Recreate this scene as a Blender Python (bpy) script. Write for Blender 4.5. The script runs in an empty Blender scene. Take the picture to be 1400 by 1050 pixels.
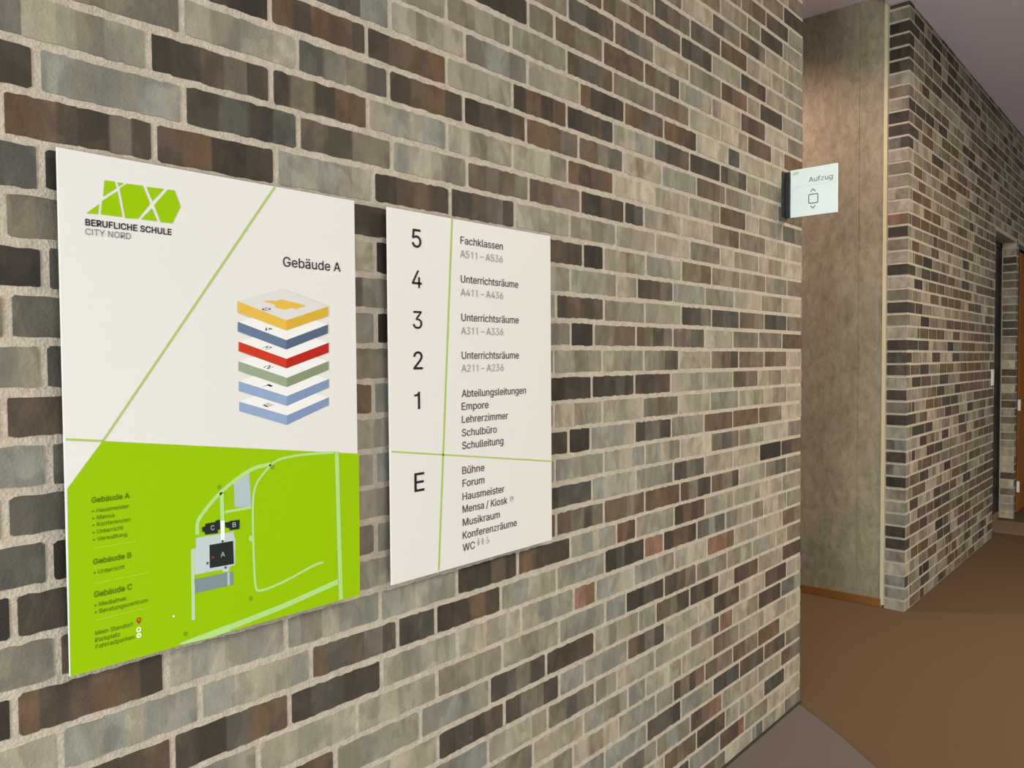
import bpy, math, random
from mathutils import Matrix, Vector

scene = bpy.context.scene
COL = scene.collection

# ---------------------------------------------------------------- camera
FOCAL_PX = 1059.826
cam_data = bpy.data.cameras.new('camera')
cam_data.sensor_fit = 'HORIZONTAL'
cam_data.sensor_width = 36.0
cam_data.lens = 36.0 * FOCAL_PX / 1400.0
cam_data.clip_start = 0.05
cam = bpy.data.objects.new('camera', cam_data)
COL.objects.link(cam)
_r = Vector((0.66624429, -0.74570219, -0.0068405))
_u = Vector((0.02842029, 0.01622365, 0.9994644))
_f = Vector((0.74519181, 0.66608185, -0.03200199))
cam.matrix_world = Matrix(((_r.x, _u.x, -_f.x, -0.47993), (_r.y, _u.y, -_f.y, -1.46851),
                           (_r.z, _u.z, -_f.z, 0.54908), (0, 0, 0, 1)))
scene.camera = cam

# ---------------------------------------------------------------- world, lamps, exposure
scene.view_settings.view_transform = 'Standard'
scene.view_settings.look = 'None'
scene.view_settings.exposure = 0.0
scene.view_settings.gamma = 1.0
scene.view_settings.use_curve_mapping = False

world = bpy.data.worlds.new('daylight')
scene.world = world
world.use_nodes = True
bg = world.node_tree.nodes['Background']
bg.inputs['Color'].default_value = (0.93, 0.97, 1.0, 1)
bg.inputs['Strength'].default_value = 0.40


def lamp(name, kind, loc, target, color, power, **kw):
    d = bpy.data.lights.new(name, kind)
    d.color = color
    d.energy = power
    for k_, v_ in kw.items():
        setattr(d, k_, v_)
    o = bpy.data.objects.new(name, d)
    o.location = loc
    o.rotation_euler = (Vector(target) - Vector(loc)).to_track_quat('-Z', 'Y').to_euler()
    COL.objects.link(o)
    return o


# ceiling luminaires along the corridor, and the warm downlight of the lift lobby
lamp('corridor_lamp', 'AREA', (0.9, -2.5, 2.88), (0.9, -2.5, 0), (1.0, 0.96, 0.90), 27, shape='RECTANGLE', size=2.4, size_y=0.3)
lamp('corridor_lamp', 'AREA', (4.6, -3.1, 2.88), (4.6, -3.1, 0), (1.0, 0.89, 0.71), 260, shape='RECTANGLE', size=1.6, size_y=0.3)
lamp('lobby_lamp', 'SPOT', (4.25, 1.15, 2.96), (4.3, 0.9, -1.2), (1.0, 0.74, 0.66), 165, spot_size=math.radians(150), spot_blend=0.6, shadow_soft_size=0.09)
# daylight through the glazed entrance behind the photographer
lamp('entrance_daylight', 'AREA', (-4.8, -1.6, 0.6), (2.0, -0.75, 0.5), (0.90, 0.99, 1.0), 330, shape='RECTANGLE', size=1.6, size_y=2.8)
lamp('low_wall_fill', 'AREA', (-0.3, -4.5, -0.6), (0.3, 0.0, -0.7), (0.90, 0.97, 1.0), 88, shape='RECTANGLE', size=3.0, size_y=1.0)  # added low fill for the lower near wall, no window behind it

# ---------------------------------------------------------------- helpers


def lin(c):
    return tuple(((v / 255.0) / 12.92 if v <= 10 else ((v / 255.0 + 0.055) / 1.055) ** 2.4) for v in c)


def make_mat(name, rgb, rough=0.6, noise=0.0, nscale=20.0, bump=0.0, bscale=200.0, spec=0.3, stretch=(1, 1, 1)):
    m = bpy.data.materials.new(name)
    m.use_nodes = True
    nt = m.node_tree
    b = nt.nodes['Principled BSDF']
    b.inputs['Roughness'].default_value = rough
    b.inputs['Specular IOR Level'].default_value = spec
    c = lin(rgb)
    b.inputs['Base Color'].default_value = (*c, 1)
    tc = nt.nodes.new('ShaderNodeTexCoord')
    mp = nt.nodes.new('ShaderNodeMapping')
    mp.inputs['Scale'].default_value = stretch
    nt.links.new(tc.outputs['Object'], mp.inputs['Vector'])
    if noise > 0:
        n = nt.nodes.new('ShaderNodeTexNoise')
        n.inputs['Scale'].default_value = nscale
        n.inputs['Detail'].default_value = 5
        nt.links.new(mp.outputs['Vector'], n.inputs['Vector'])
        r = nt.nodes.new('ShaderNodeValToRGB')
        r.color_ramp.elements[0].position = 0.3
        r.color_ramp.elements[1].position = 0.7
        r.color_ramp.elements[0].color = (*[v * (1 - noise) for v in c], 1)
        r.color_ramp.elements[1].color = (*[min(1, v * (1 + noise)) for v in c], 1)
        nt.links.new(n.outputs['Fac'], r.inputs['Fac'])
        nt.links.new(r.outputs['Color'], b.inputs['Base Color'])
    if bump > 0:
        n2 = nt.nodes.new('ShaderNodeTexNoise')
        n2.inputs['Scale'].default_value = bscale
        n2.inputs['Detail'].default_value = 4
        nt.links.new(tc.outputs['Object'], n2.inputs['Vector'])
        bp = nt.nodes.new('ShaderNodeBump')
        bp.inputs['Strength'].default_value = bump
        bp.inputs['Distance'].default_value = 0.004
        nt.links.new(n2.outputs['Fac'], bp.inputs['Height'])
        nt.links.new(bp.outputs['Normal'], b.inputs['Normal'])
    return m


def brick_material():
    m = bpy.data.materials.new('fired_brick')
    m.use_nodes = True
    nt = m.node_tree
    L = nt.links.new
    b = nt.nodes['Principled BSDF']
    b.inputs['Roughness'].default_value = 0.82
    b.inputs['Specular IOR Level'].default_value = 0.25
    at = nt.nodes.new('ShaderNodeAttribute')
    at.attribute_name = 'Col'
    tc = nt.nodes.new('ShaderNodeTexCoord')
    mp = nt.nodes.new('ShaderNodeMapping')
    mp.inputs['Scale'].default_value = (1.0, 1.0, 0.45)
    L(tc.outputs['Object'], mp.inputs['Vector'])
    n1 = nt.nodes.new('ShaderNodeTexNoise')          # cloudy firing marks
    n1.inputs['Scale'].default_value = 20
    n1.inputs['Detail'].default_value = 6
    n1.inputs['Roughness'].default_value = 0.62
    L(mp.outputs['Vector'], n1.inputs['Vector'])
    mr = nt.nodes.new('ShaderNodeMapRange')
    mr.inputs['From Min'].default_value = 0.25
    mr.inputs['From Max'].default_value = 0.75
    mr.inputs['To Min'].default_value = 0.72
    mr.inputs['To Max'].default_value = 1.30
    L(n1.outputs['Fac'], mr.inputs['Value'])
    mul = nt.nodes.new('ShaderNodeVectorMath')
    mul.operation = 'SCALE'
    L(at.outputs['Color'], mul.inputs[0])
    L(mr.outputs['Result'], mul.inputs['Scale'])
    n4 = nt.nodes.new('ShaderNodeTexNoise')          # lighter and darker blotches with a clear rim
    n4.inputs['Scale'].default_value = 15
    n4.inputs['Detail'].default_value = 2.5
    n4.inputs['Distortion'].default_value = 0.6
    mp4 = nt.nodes.new('ShaderNodeMapping')
    mp4.inputs['Scale'].default_value = (1.0, 1.0, 0.6)
    mp4.inputs['Location'].default_value = (3.1, 0.0, 7.7)
    L(tc.outputs['Object'], mp4.inputs['Vector'])
    L(mp4.outputs['Vector'], n4.inputs['Vector'])
    r4 = nt.nodes.new('ShaderNodeMapRange')
    r4.inputs['From Min'].default_value = 0.47
    r4.inputs['From Max'].default_value = 0.54
    r4.inputs['To Min'].default_value = 0.90
    r4.inputs['To Max'].default_value = 1.12
    L(n4.outputs['Fac'], r4.inputs['Value'])
    mu4 = nt.nodes.new('ShaderNodeVectorMath')
    mu4.operation = 'SCALE'
    L(mul.outputs['Vector'], mu4.inputs[0])
    L(r4.outputs['Result'], mu4.inputs['Scale'])
    n3 = nt.nodes.new('ShaderNodeTexNoise')          # rare pale lime smears
    n3.inputs['Scale'].default_value = 17
    n3.inputs['Detail'].default_value = 5
    n3.inputs['Roughness'].default_value = 0.7
    L(tc.outputs['Object'], n3.inputs['Vector'])
    r3 = nt.nodes.new('ShaderNodeMapRange')
    r3.inputs['From Min'].default_value = 0.71
    r3.inputs['From Max'].default_value = 0.80
    r3.inputs['To Min'].default_value = 0.0
    r3.inputs['To Max'].default_value = 0.5
    L(n3.outputs['Fac'], r3.inputs['Value'])
    mx = nt.nodes.new('ShaderNodeMix')
    mx.data_type = 'RGBA'
    L(r3.outputs['Result'], mx.inputs[0])
    L(mu4.outputs['Vector'], mx.inputs[6])
    mx.inputs[7].default_value = (*lin((176, 168, 150)), 1)
    L(mx.outputs[2], b.inputs['Base Color'])
    n2 = nt.nodes.new('ShaderNodeTexNoise')
    n2.inputs['Scale'].default_value = 160
    n2.inputs['Detail'].default_value = 4
    L(tc.outputs['Object'], n2.inputs['Vector'])
    bp = nt.nodes.new('ShaderNodeBump')
    bp.inputs['Strength'].default_value = 0.35
    bp.inputs['Distance'].default_value = 0.004
    L(n2.outputs['Fac'], bp.inputs['Height'])
    L(bp.outputs['Normal'], b.inputs['Normal'])
    return m


def concrete_material():
    m = make_mat('fair_faced_concrete', (140, 130, 108), 0.75, 0.16, 3.2, 0.12, 60, stretch=(1, 1, 0.6))
    nt = m.node_tree
    L = nt.links.new
    b = nt.nodes['Principled BSDF']
    src = b.inputs['Base Color'].links[0].from_socket
    tc = next(n for n in nt.nodes if n.bl_idname == 'ShaderNodeTexCoord')
    mp = nt.nodes.new('ShaderNodeMapping')
    mp.inputs['Scale'].default_value = (1, 1, 0.55)
    L(tc.outputs['Object'], mp.inputs['Vector'])
    n = nt.nodes.new('ShaderNodeTexNoise')
    n.inputs['Scale'].default_value = 21
    n.inputs['Detail'].default_value = 7
    n.inputs['Roughness'].default_value = 0.68
    n.inputs['Distortion'].default_value = 0.5
    L(mp.outputs['Vector'], n.inputs['Vector'])
    r = nt.nodes.new('ShaderNodeMapRange')
    r.inputs['From Min'].default_value = 0.3
    r.inputs['From Max'].default_value = 0.7
    r.inputs['To Min'].default_value = 0.70
    r.inputs['To Max'].default_value = 1.28
    L(n.outputs['Fac'], r.inputs['Value'])
    v = nt.nodes.new('ShaderNodeVectorMath')
    v.operation = 'SCALE'
    L(src, v.inputs[0])
    L(r.outputs['Result'], v.inputs['Scale'])
    L(v.outputs['Vector'], b.inputs['Base Color'])
    return m


M_BRICK = brick_material()
M_MORTAR = make_mat('lime_mortar', (178, 165, 146), 0.9, 0.14, 60, 0.8, 180)
M_DARK = make_mat('dark_joint', (58, 49, 40), 0.9)
M_WHITE = make_mat('white_sign_panel', (215, 210, 202), 0.42, spec=0.3)
M_CONC = concrete_material()
M_FLOOR = make_mat('brown_carpet', (94, 75, 55), 0.95, 0.10, 300, 0.5, 500, spec=0.1)
M_FLOOR2 = make_mat('pale_threshold_floor', (132, 108, 88), 0.9, 0.08, 200, spec=0.1)
M_FLOOR_SHADE = make_mat('grey_floor_zone', (106, 96, 90), 0.95, 0.10, 300, 0.5, 500, spec=0.1)
M_CEIL = make_mat('grey_plaster', (232, 219, 229), 0.9, 0.03, 60)
M_BEAD = make_mat('cream_sealant_strip', (196, 184, 146), 0.6)
M_WOODB = make_mat('oak_baseboard', (120, 79, 33), 0.5, 0.15, 12, stretch=(1, 0.2, 4))
M_WOOD = make_mat('orange_wood_door', (136, 84, 34), 0.8, 0.22, 14, spec=0.03, stretch=(3, 1, 0.25))
M_BLACK = make_mat('black_lacquered_metal', (26, 24, 21), 0.55)
M_METAL = make_mat('brushed_steel', (215, 212, 205), 0.35)
M_BRACKET = make_mat('anthracite_metal', (44, 46, 44), 0.5)
M_GLASSWHITE = make_mat('white_glass_sign', (238, 246, 240), 0.25, spec=0.5)

INK = dict(ink=(46, 32, 40), ink2=(78, 66, 72), grey=(128, 120, 122), pale=(160, 154, 152), olive=(86, 118, 10),
           lime=(142, 181, 0), mark=(112, 150, 24), rule=(160, 184, 84), roof=(224, 221, 216), roof5=(206, 203, 197),
           yellow=(214, 172, 70), yellow2=(202, 160, 52), slate=(96, 113, 138), slate2=(80, 94, 116),
           red=(190, 56, 34), red2=(172, 36, 24), sage=(144, 155, 126), sage2=(126, 136, 106),
           blue=(138, 156, 186), blue2=(120, 138, 170), plaza=(180, 191, 190), park=(166, 180, 178),
           road=(168, 206, 122), road2=(176, 200, 150), road3=(166, 206, 120), roadw=(226, 238, 220), bar=(118, 134, 134), bldg=(38, 42, 38),
           sep=(176, 216, 60), icon=(222, 238, 190), aufgrey=(110, 118, 116), aufpale=(216, 224, 218), aufgreen=(196, 220, 180))
PRINT = {}


def ink(c):
    if c not in PRINT:
        PRINT[c] = make_mat('print_' + c, INK[c], 0.6, spec=0.08)
    return PRINT[c]


def mesh_obj(name, verts, faces, mats, parent=None, fmat=None):
    me = bpy.data.meshes.new(name)
    me.from_pydata(verts, [], faces)
    for m in (mats if isinstance(mats, (list, tuple)) else [mats]):
        me.materials.append(m)
    if fmat:
        me.polygons.foreach_set('material_index', fmat)
    me.update()
    o = bpy.data.objects.new(name, me)
    COL.objects.link(o)
    if parent is not None:
        o.parent = parent
        o.matrix_parent_inverse = Matrix.Translation(-parent.location)
    return o


def box_geo(x0, x1, y0, y1, z0, z1, V, F):
    i = len(V)
    V += [(x0, y0, z0), (x1, y0, z0), (x1, y1, z0), (x0, y1, z0), (x0, y0, z1), (x1, y0, z1), (x1, y1, z1), (x0, y1, z1)]
    F += [(i, i + 3, i + 2, i + 1), (i + 4, i + 5, i + 6, i + 7), (i, i + 1, i + 5, i + 4), (i + 1, i + 2, i + 6, i + 5),
          (i + 2, i + 3, i + 7, i + 6), (i + 3, i, i + 4, i + 7)]


def boxes(name, lst, mat, parent=None, bevel=0.0):
    V, F = [], []
    for b in lst:
        box_geo(*b, V, F)
    o = mesh_obj(name, V, F, mat, parent)
    if bevel:
        md = o.modifiers.new('bevel', 'BEVEL')
        md.width = bevel
        md.segments = 2
    return o


def struct(o):
    o['kind'] = 'structure'
    return o


def empty(name, loc):
    o = bpy.data.objects.new(name, None)
    o.location = loc
    o.empty_display_size = 0.1
    COL.objects.link(o)
    return o


def tag(o, label, cat, group=None):
    o['label'] = label
    o['category'] = cat
    if group:
        o['group'] = group
    return o

# brick courses of the near wall: end of each brick in metres along the wall and its firing colours
ROWS = {
 26: '3.164 G end M',
 25: '2.881 G 3.115 M end D',
 24: '2.671 M 2.920 MB 3.170 BD end G',
 23: '2.480 M 2.728 GM 2.863 M 3.109 D end G',
 22: '2.169 M 2.412 L 2.663 DMM 2.915 BDM 3.167 GL end G',
 21: '1.973 M 2.232 DBM 2.483 BSB 2.729 BB 2.985 GL 3.111 G end G',
 20: '1.650 B 1.908 BMB 2.162 BSB 2.410 DSD 2.668 GLG 2.923 DBD 3.159 G end G',
 19: '1.463 M 1.718 SDB 1.969 BSM 2.225 GLG 2.489 GM 2.732 DBO 2.860 G 3.106 D end G',
 18: '1.273 KD 1.396 M 1.652 BM 1.905 B 2.152 BMD 2.410 GNG 2.669 MLL 2.918 BDB 3.167 L end M',
 17: '0.943 G 1.197 MGM 1.457 GMG 1.710 BSB 1.969 M 2.225 MBM 2.482 L 2.737 LWM 2.984 B 3.125 L end O',
 16: '0.754 SDN 1.009 LMGL 1.269 MNNM 1.524 GLG 1.777 ODKD 2.036 OBSB 2.283 OBD 2.550 L 2.663 S 2.920 L 3.173 L end M',
 15: '0.427 DK 0.682 ODOBD 0.942 DBBO 1.201 GLG 1.456 KOKO 1.711 KDBD 1.970 GLNG 2.228 SDB 2.482 DSD 2.729 DMD 2.855 G 3.110 GM end G',
 14: '0.235 M 0.492 GMGL 0.747 SGMD 1.004 DBOD 1.260 KBDB 1.516 OBM 1.768 BMS 2.023 LMLL 2.283 N 2.528 BM 2.779 MG 3.058 LG end M',
 13: '0.169 SLGMGL 0.428 KDBMD 0.683 KMDOB 0.941 GNLN 1.201 LMG 1.457 GLM 1.710 ODBO 1.972 LLW 2.222 GLGL 2.478 GLM 2.721 B 2.850 L 3.112 G end SM',
 12: '-0.020 D 0.235 NGNGNG 0.493 DSKS 0.755 BDMM 1.015 NLGM 1.271 BMBM 1.525 BM 1.776 DKBD 1.901 KS 2.162 GL 2.412 L 2.659 MB 2.923 M 3.155 LG end L',
 11: '-0.075 D 0.177 OBDKMD 0.435 BOKKD 0.696 NGNGL 0.952 KBBD 1.208 DBMD 1.469 LGL 1.724 MGMG 1.978 GLL 2.230 GL 2.483 M 2.605 L 2.852 GMG 3.107 LMG end L',
 10: '-0.017 NS 0.238 K 0.493 D 0.783 BD 1.537 LG 1.653 K 1.913 GLML 2.165 NGL 2.409 MB 2.664 MGM 2.926 GM 3.168 GM end M',
 9: '-0.077 M 0.159 M 0.699 KD 1.010 K 1.471 G 1.728 NGGM 1.856 LG 2.104 DBM 2.355 GN 2.609 MMG 2.878 L 3.111 GM end L',
 8: '-0.014 DK 0.257 S 0.807 NG 1.398 K 1.653 DBDB 1.906 MGG 2.165 G 2.408 KDM 2.658 DS 2.912 BM 3.166 DS end M',
 7: '-0.073 M 0.155 SG 0.700 D 1.014 K 1.471 NG 1.594 K 1.849 MB 2.101 BMDM 2.351 MS 2.601 LGL 2.854 M 3.111 M end B',
 6: '-0.021 G 0.253 S 0.805 KBD 1.386 K 1.641 LMG 1.899 LGMG 2.146 GMD 2.405 LG 2.654 MBK 2.913 BM 3.167 BM end L',
 5: '-0.084 M 0.151 BD 0.690 N 1.012 N 1.583 LG 1.837 KDSD 2.087 DB 2.344 LG 2.599 G 2.850 BM 3.108 LM end L',
 4: '-0.017 GN 0.250 S 0.802 DK 1.385 D 1.642 LMG 1.893 LGL 2.142 MBM 2.398 LG 2.655 GNG 2.915 LG 3.169 LM end L',
 3: '-0.084 M 0.147 SM 0.692 NM 1.010 N 1.458 M 1.575 K 1.841 GNL 2.090 DMD 2.346 MNG 2.600 B 2.857 B 3.114 BM end L',
 2: '-0.019 S 0.246 K 0.800 GN 1.389 K 1.650 NLGN 1.906 GLN 2.158 GNLM 2.406 LW 2.661 MSM 2.916 MG 3.182 L end M',
 1: '-0.076 K 0.165 DB 0.692 OD 1.007 G 1.582 DKD 1.845 NLNL 2.105 GLNM 2.352 DMS 2.604 GLL 2.868 LGG 3.107 K end DB',
 0: '-0.011 LGM 0.258 B 0.797 GM 1.393 K 1.649 BMDM 1.904 BBMB 2.155 BOB 2.407 BMDK 2.662 BMD 2.931 LG 3.171 MS end M',
 -1: '-0.080 K 0.178 ODBOBK 0.442 LNLGNG 0.702 NMLNGN 0.962 NGLNG 1.211 DKBD 1.465 ODD 1.724 LNLNG 1.845 OD 2.110 GNG 2.356 KODB 2.610 GNLG 2.879 LNG 3.120 LG end G',
 -2: '-0.011 GL 0.245 NGNLNGN 0.504 NLGN 0.756 BSBMD 0.885 DS 1.137 KDOD 1.394 GNLL 1.653 GNG 1.901 KSKD 2.031 R 2.288 DOBD 2.534 SNS 2.790 ML 2.913 M 3.173 LG end G',
 -3: '0.188 BDB 0.447 DKSOB 0.704 DSDD 0.961 LGLG 1.224 LWGL 1.481 LNLN 1.601 RO 1.832 NGL 2.114 NNLM 2.373 NL 2.618 RRB 2.851 LG 3.122 LL end BM',
 -4: '0.371 NG 0.627 LGL 0.887 GLGG 1.142 MGMG 1.404 GMG 1.655 GNG 1.782 N 2.036 DKSD 2.285 DBM 2.550 MGM 2.795 GMLG 3.053 GNG 3.177 G end M',
 -5: '0.566 DB 0.828 GNGG 1.088 GNG 1.339 DSMD 1.594 DB 1.861 LMLG 1.979 NG 2.230 BMD 2.477 DBKB 2.610 L 2.857 DB 3.124 GL end BD',
 -6: '0.888 GLG 1.148 DSDB 1.405 DMD 1.537 GN 1.790 GNG 2.040 BDMD 2.301 LGL 2.427 L 2.670 DB 2.928 GLG 3.177 BD end L',
 -7: '1.079 MN 1.345 LWG 1.595 MSM 1.724 ML 1.973 LGNG 2.237 GL 2.481 MGMD 2.604 R 2.858 LM 3.112 DBD end SN',
 -8: '1.275 GM 1.529 LG 1.792 GNML 1.910 NG 2.167 LWG 2.425 LG 2.664 BM 2.923 GL 3.174 LG end L',
 -9: '1.474 LM 1.732 LML 1.979 GNG 2.104 G 2.354 DMDR 2.605 BM 2.855 BM 3.099 BO end L',
 -10: '1.650 SN 1.915 N 2.163 BSSD 2.425 NG 2.670 DS 2.921 BSB 3.165 BD end M',
 -11: '1.751 G 1.984 MSG 2.235 MNM 2.504 DBR 2.857 GLG 3.112 GL end BM',
 -12: '2.036 L 2.286 BMB 2.536 DB 2.666 GN 2.922 L 3.156 SD end L',
 -13: '2.227 MD 2.483 N 2.720 BDR 2.967 GM 3.157 L end L',
 -14: '2.538 BM 2.795 L 2.914 NS 3.158 GL end M',
}
# darker bricks of the far wall
DARKS = {
 34: '6.00 6.42 D',
 33: '5.28 5.53 D 5.72 6.03 D',
 32: '5.54 5.75 D 5.78 5.98 K 6.20 6.49 D',
 31: '5.76 6.01 D 6.18 6.62 D 6.91 7.36 D',
 30: '6.02 6.32 D 6.32 6.71 D',
 29: '5.54 5.74 B 5.76 6.02 D 6.62 7.12 B',
 28: '5.48 5.68 D 6.99 7.68 B',
 27: '5.79 6.25 B',
 26: '5.07 5.33 D 5.33 5.58 D 5.58 5.82 D 5.93 6.20 D 6.70 7.17 D',
 25: '5.29 5.51 B 6.04 6.58 B 6.90 7.31 D 7.31 7.85 B',
 24: '5.49 5.80 B 7.25 7.82 B',
 23: '5.76 6.10 D 6.53 6.89 B',
 22: '6.21 6.72 B',
 21: '5.30 5.52 B 6.01 6.50 B 6.95 7.33 B',
 20: '5.34 5.61 O 5.82 6.07 M 6.11 6.92 M',
 19: '5.27 5.51 B 5.53 5.75 B 6.98 7.14 D',
 18: '5.56 5.78 B 5.80 6.03 B 6.54 6.90 B 7.17 8.06 B',
 17: '5.09 5.22 B 5.26 5.48 B 5.50 5.72 B 5.74 6.25 B 6.49 6.83 M',
 16: '5.33 5.54 M 5.82 5.94 D 5.96 6.42 B 6.71 7.14 B 7.39 8.07 M',
 15: '5.27 5.46 B 5.76 5.99 B 6.75 6.98 D',
 14: '5.34 5.55 B 5.58 5.80 K',
 13: '5.11 5.37 D 5.51 6.00 D 6.01 6.50 B 6.72 6.99 D 7.26 7.88 B',
 12: '5.33 5.55 K 5.70 6.17 B 6.42 6.83 B',
 11: '5.75 6.00 B 6.06 6.70 B 6.96 7.47 B 7.73 7.97 M',
 10: '5.12 5.56 D 5.58 5.80 M 6.93 7.39 M',
 9: '5.12 5.25 M 5.50 5.74 K 5.76 5.99 M 6.22 7.23 B',
 8: '5.49 6.18 B 6.44 6.68 B 7.18 7.64 B',
 7: '5.12 5.73 D 6.27 6.47 K 6.73 7.00 B',
 6: '5.13 5.30 D 5.82 6.06 D 6.43 6.68 D 6.94 7.87 B',
 5: '5.13 5.26 B 5.28 5.50 B 5.52 5.74 D 5.77 5.97 M 6.04 6.48 B 6.70 7.23 B',
 4: '5.30 5.53 D 5.55 5.80 B 5.80 6.04 M 6.06 6.32 D 6.67 6.96 B',
 3: '5.13 5.22 D 5.96 6.21 D 6.52 6.74 D 6.74 7.35 B',
 2: '5.30 5.38 D 5.66 6.12 B 6.17 6.64 D 7.21 8.06 B',
 1: '5.14 5.42 D 5.49 5.71 B 6.21 6.44 D 6.47 6.69 B 6.97 7.20 D',
 0: '5.31 5.64 D 5.65 5.86 D 6.13 6.38 M 6.65 6.90 D',
 -1: '5.51 5.71 D 6.13 6.34 D 6.66 6.95 B 7.22 7.71 B',
 -2: '5.31 5.40 K 5.69 5.92 D 5.95 6.16 D 6.92 7.16 B 7.41 8.08 B',
 -3: '5.46 5.58 B 5.60 5.85 B 6.33 6.86 M 7.23 7.88 M',
 -4: '5.26 5.51 B 5.52 5.76 D 6.20 6.43 K 6.46 6.99 M 7.06 7.51 B',
 -5: '5.33 5.68 B 5.98 6.16 M 6.46 7.03 B 7.69 8.10 B',
 -6: '5.27 5.49 D 5.90 6.12 D 6.15 6.39 B 6.43 6.62 B 6.84 7.13 D',
 -7: '5.46 5.70 B 5.70 5.91 B 5.96 6.40 D 7.08 8.11 B',
 -8: '5.27 5.52 B 5.53 5.74 D 6.02 6.40 B 6.59 6.85 B 7.05 7.47 B 7.47 8.07 B',
 -9: '5.96 6.19 K 6.19 6.38 B 6.68 7.16 B',
 -10: '5.31 5.49 B 5.53 5.77 B 6.01 6.41 D 6.66 7.12 B 7.23 7.68 B',
 -11: '5.74 6.01 B',
 -12: '5.12 5.26 D 5.52 5.62 K 5.62 5.80 K 6.25 6.38 B 6.47 6.65 B',
 -13: '5.35 5.56 M',
}
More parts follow.
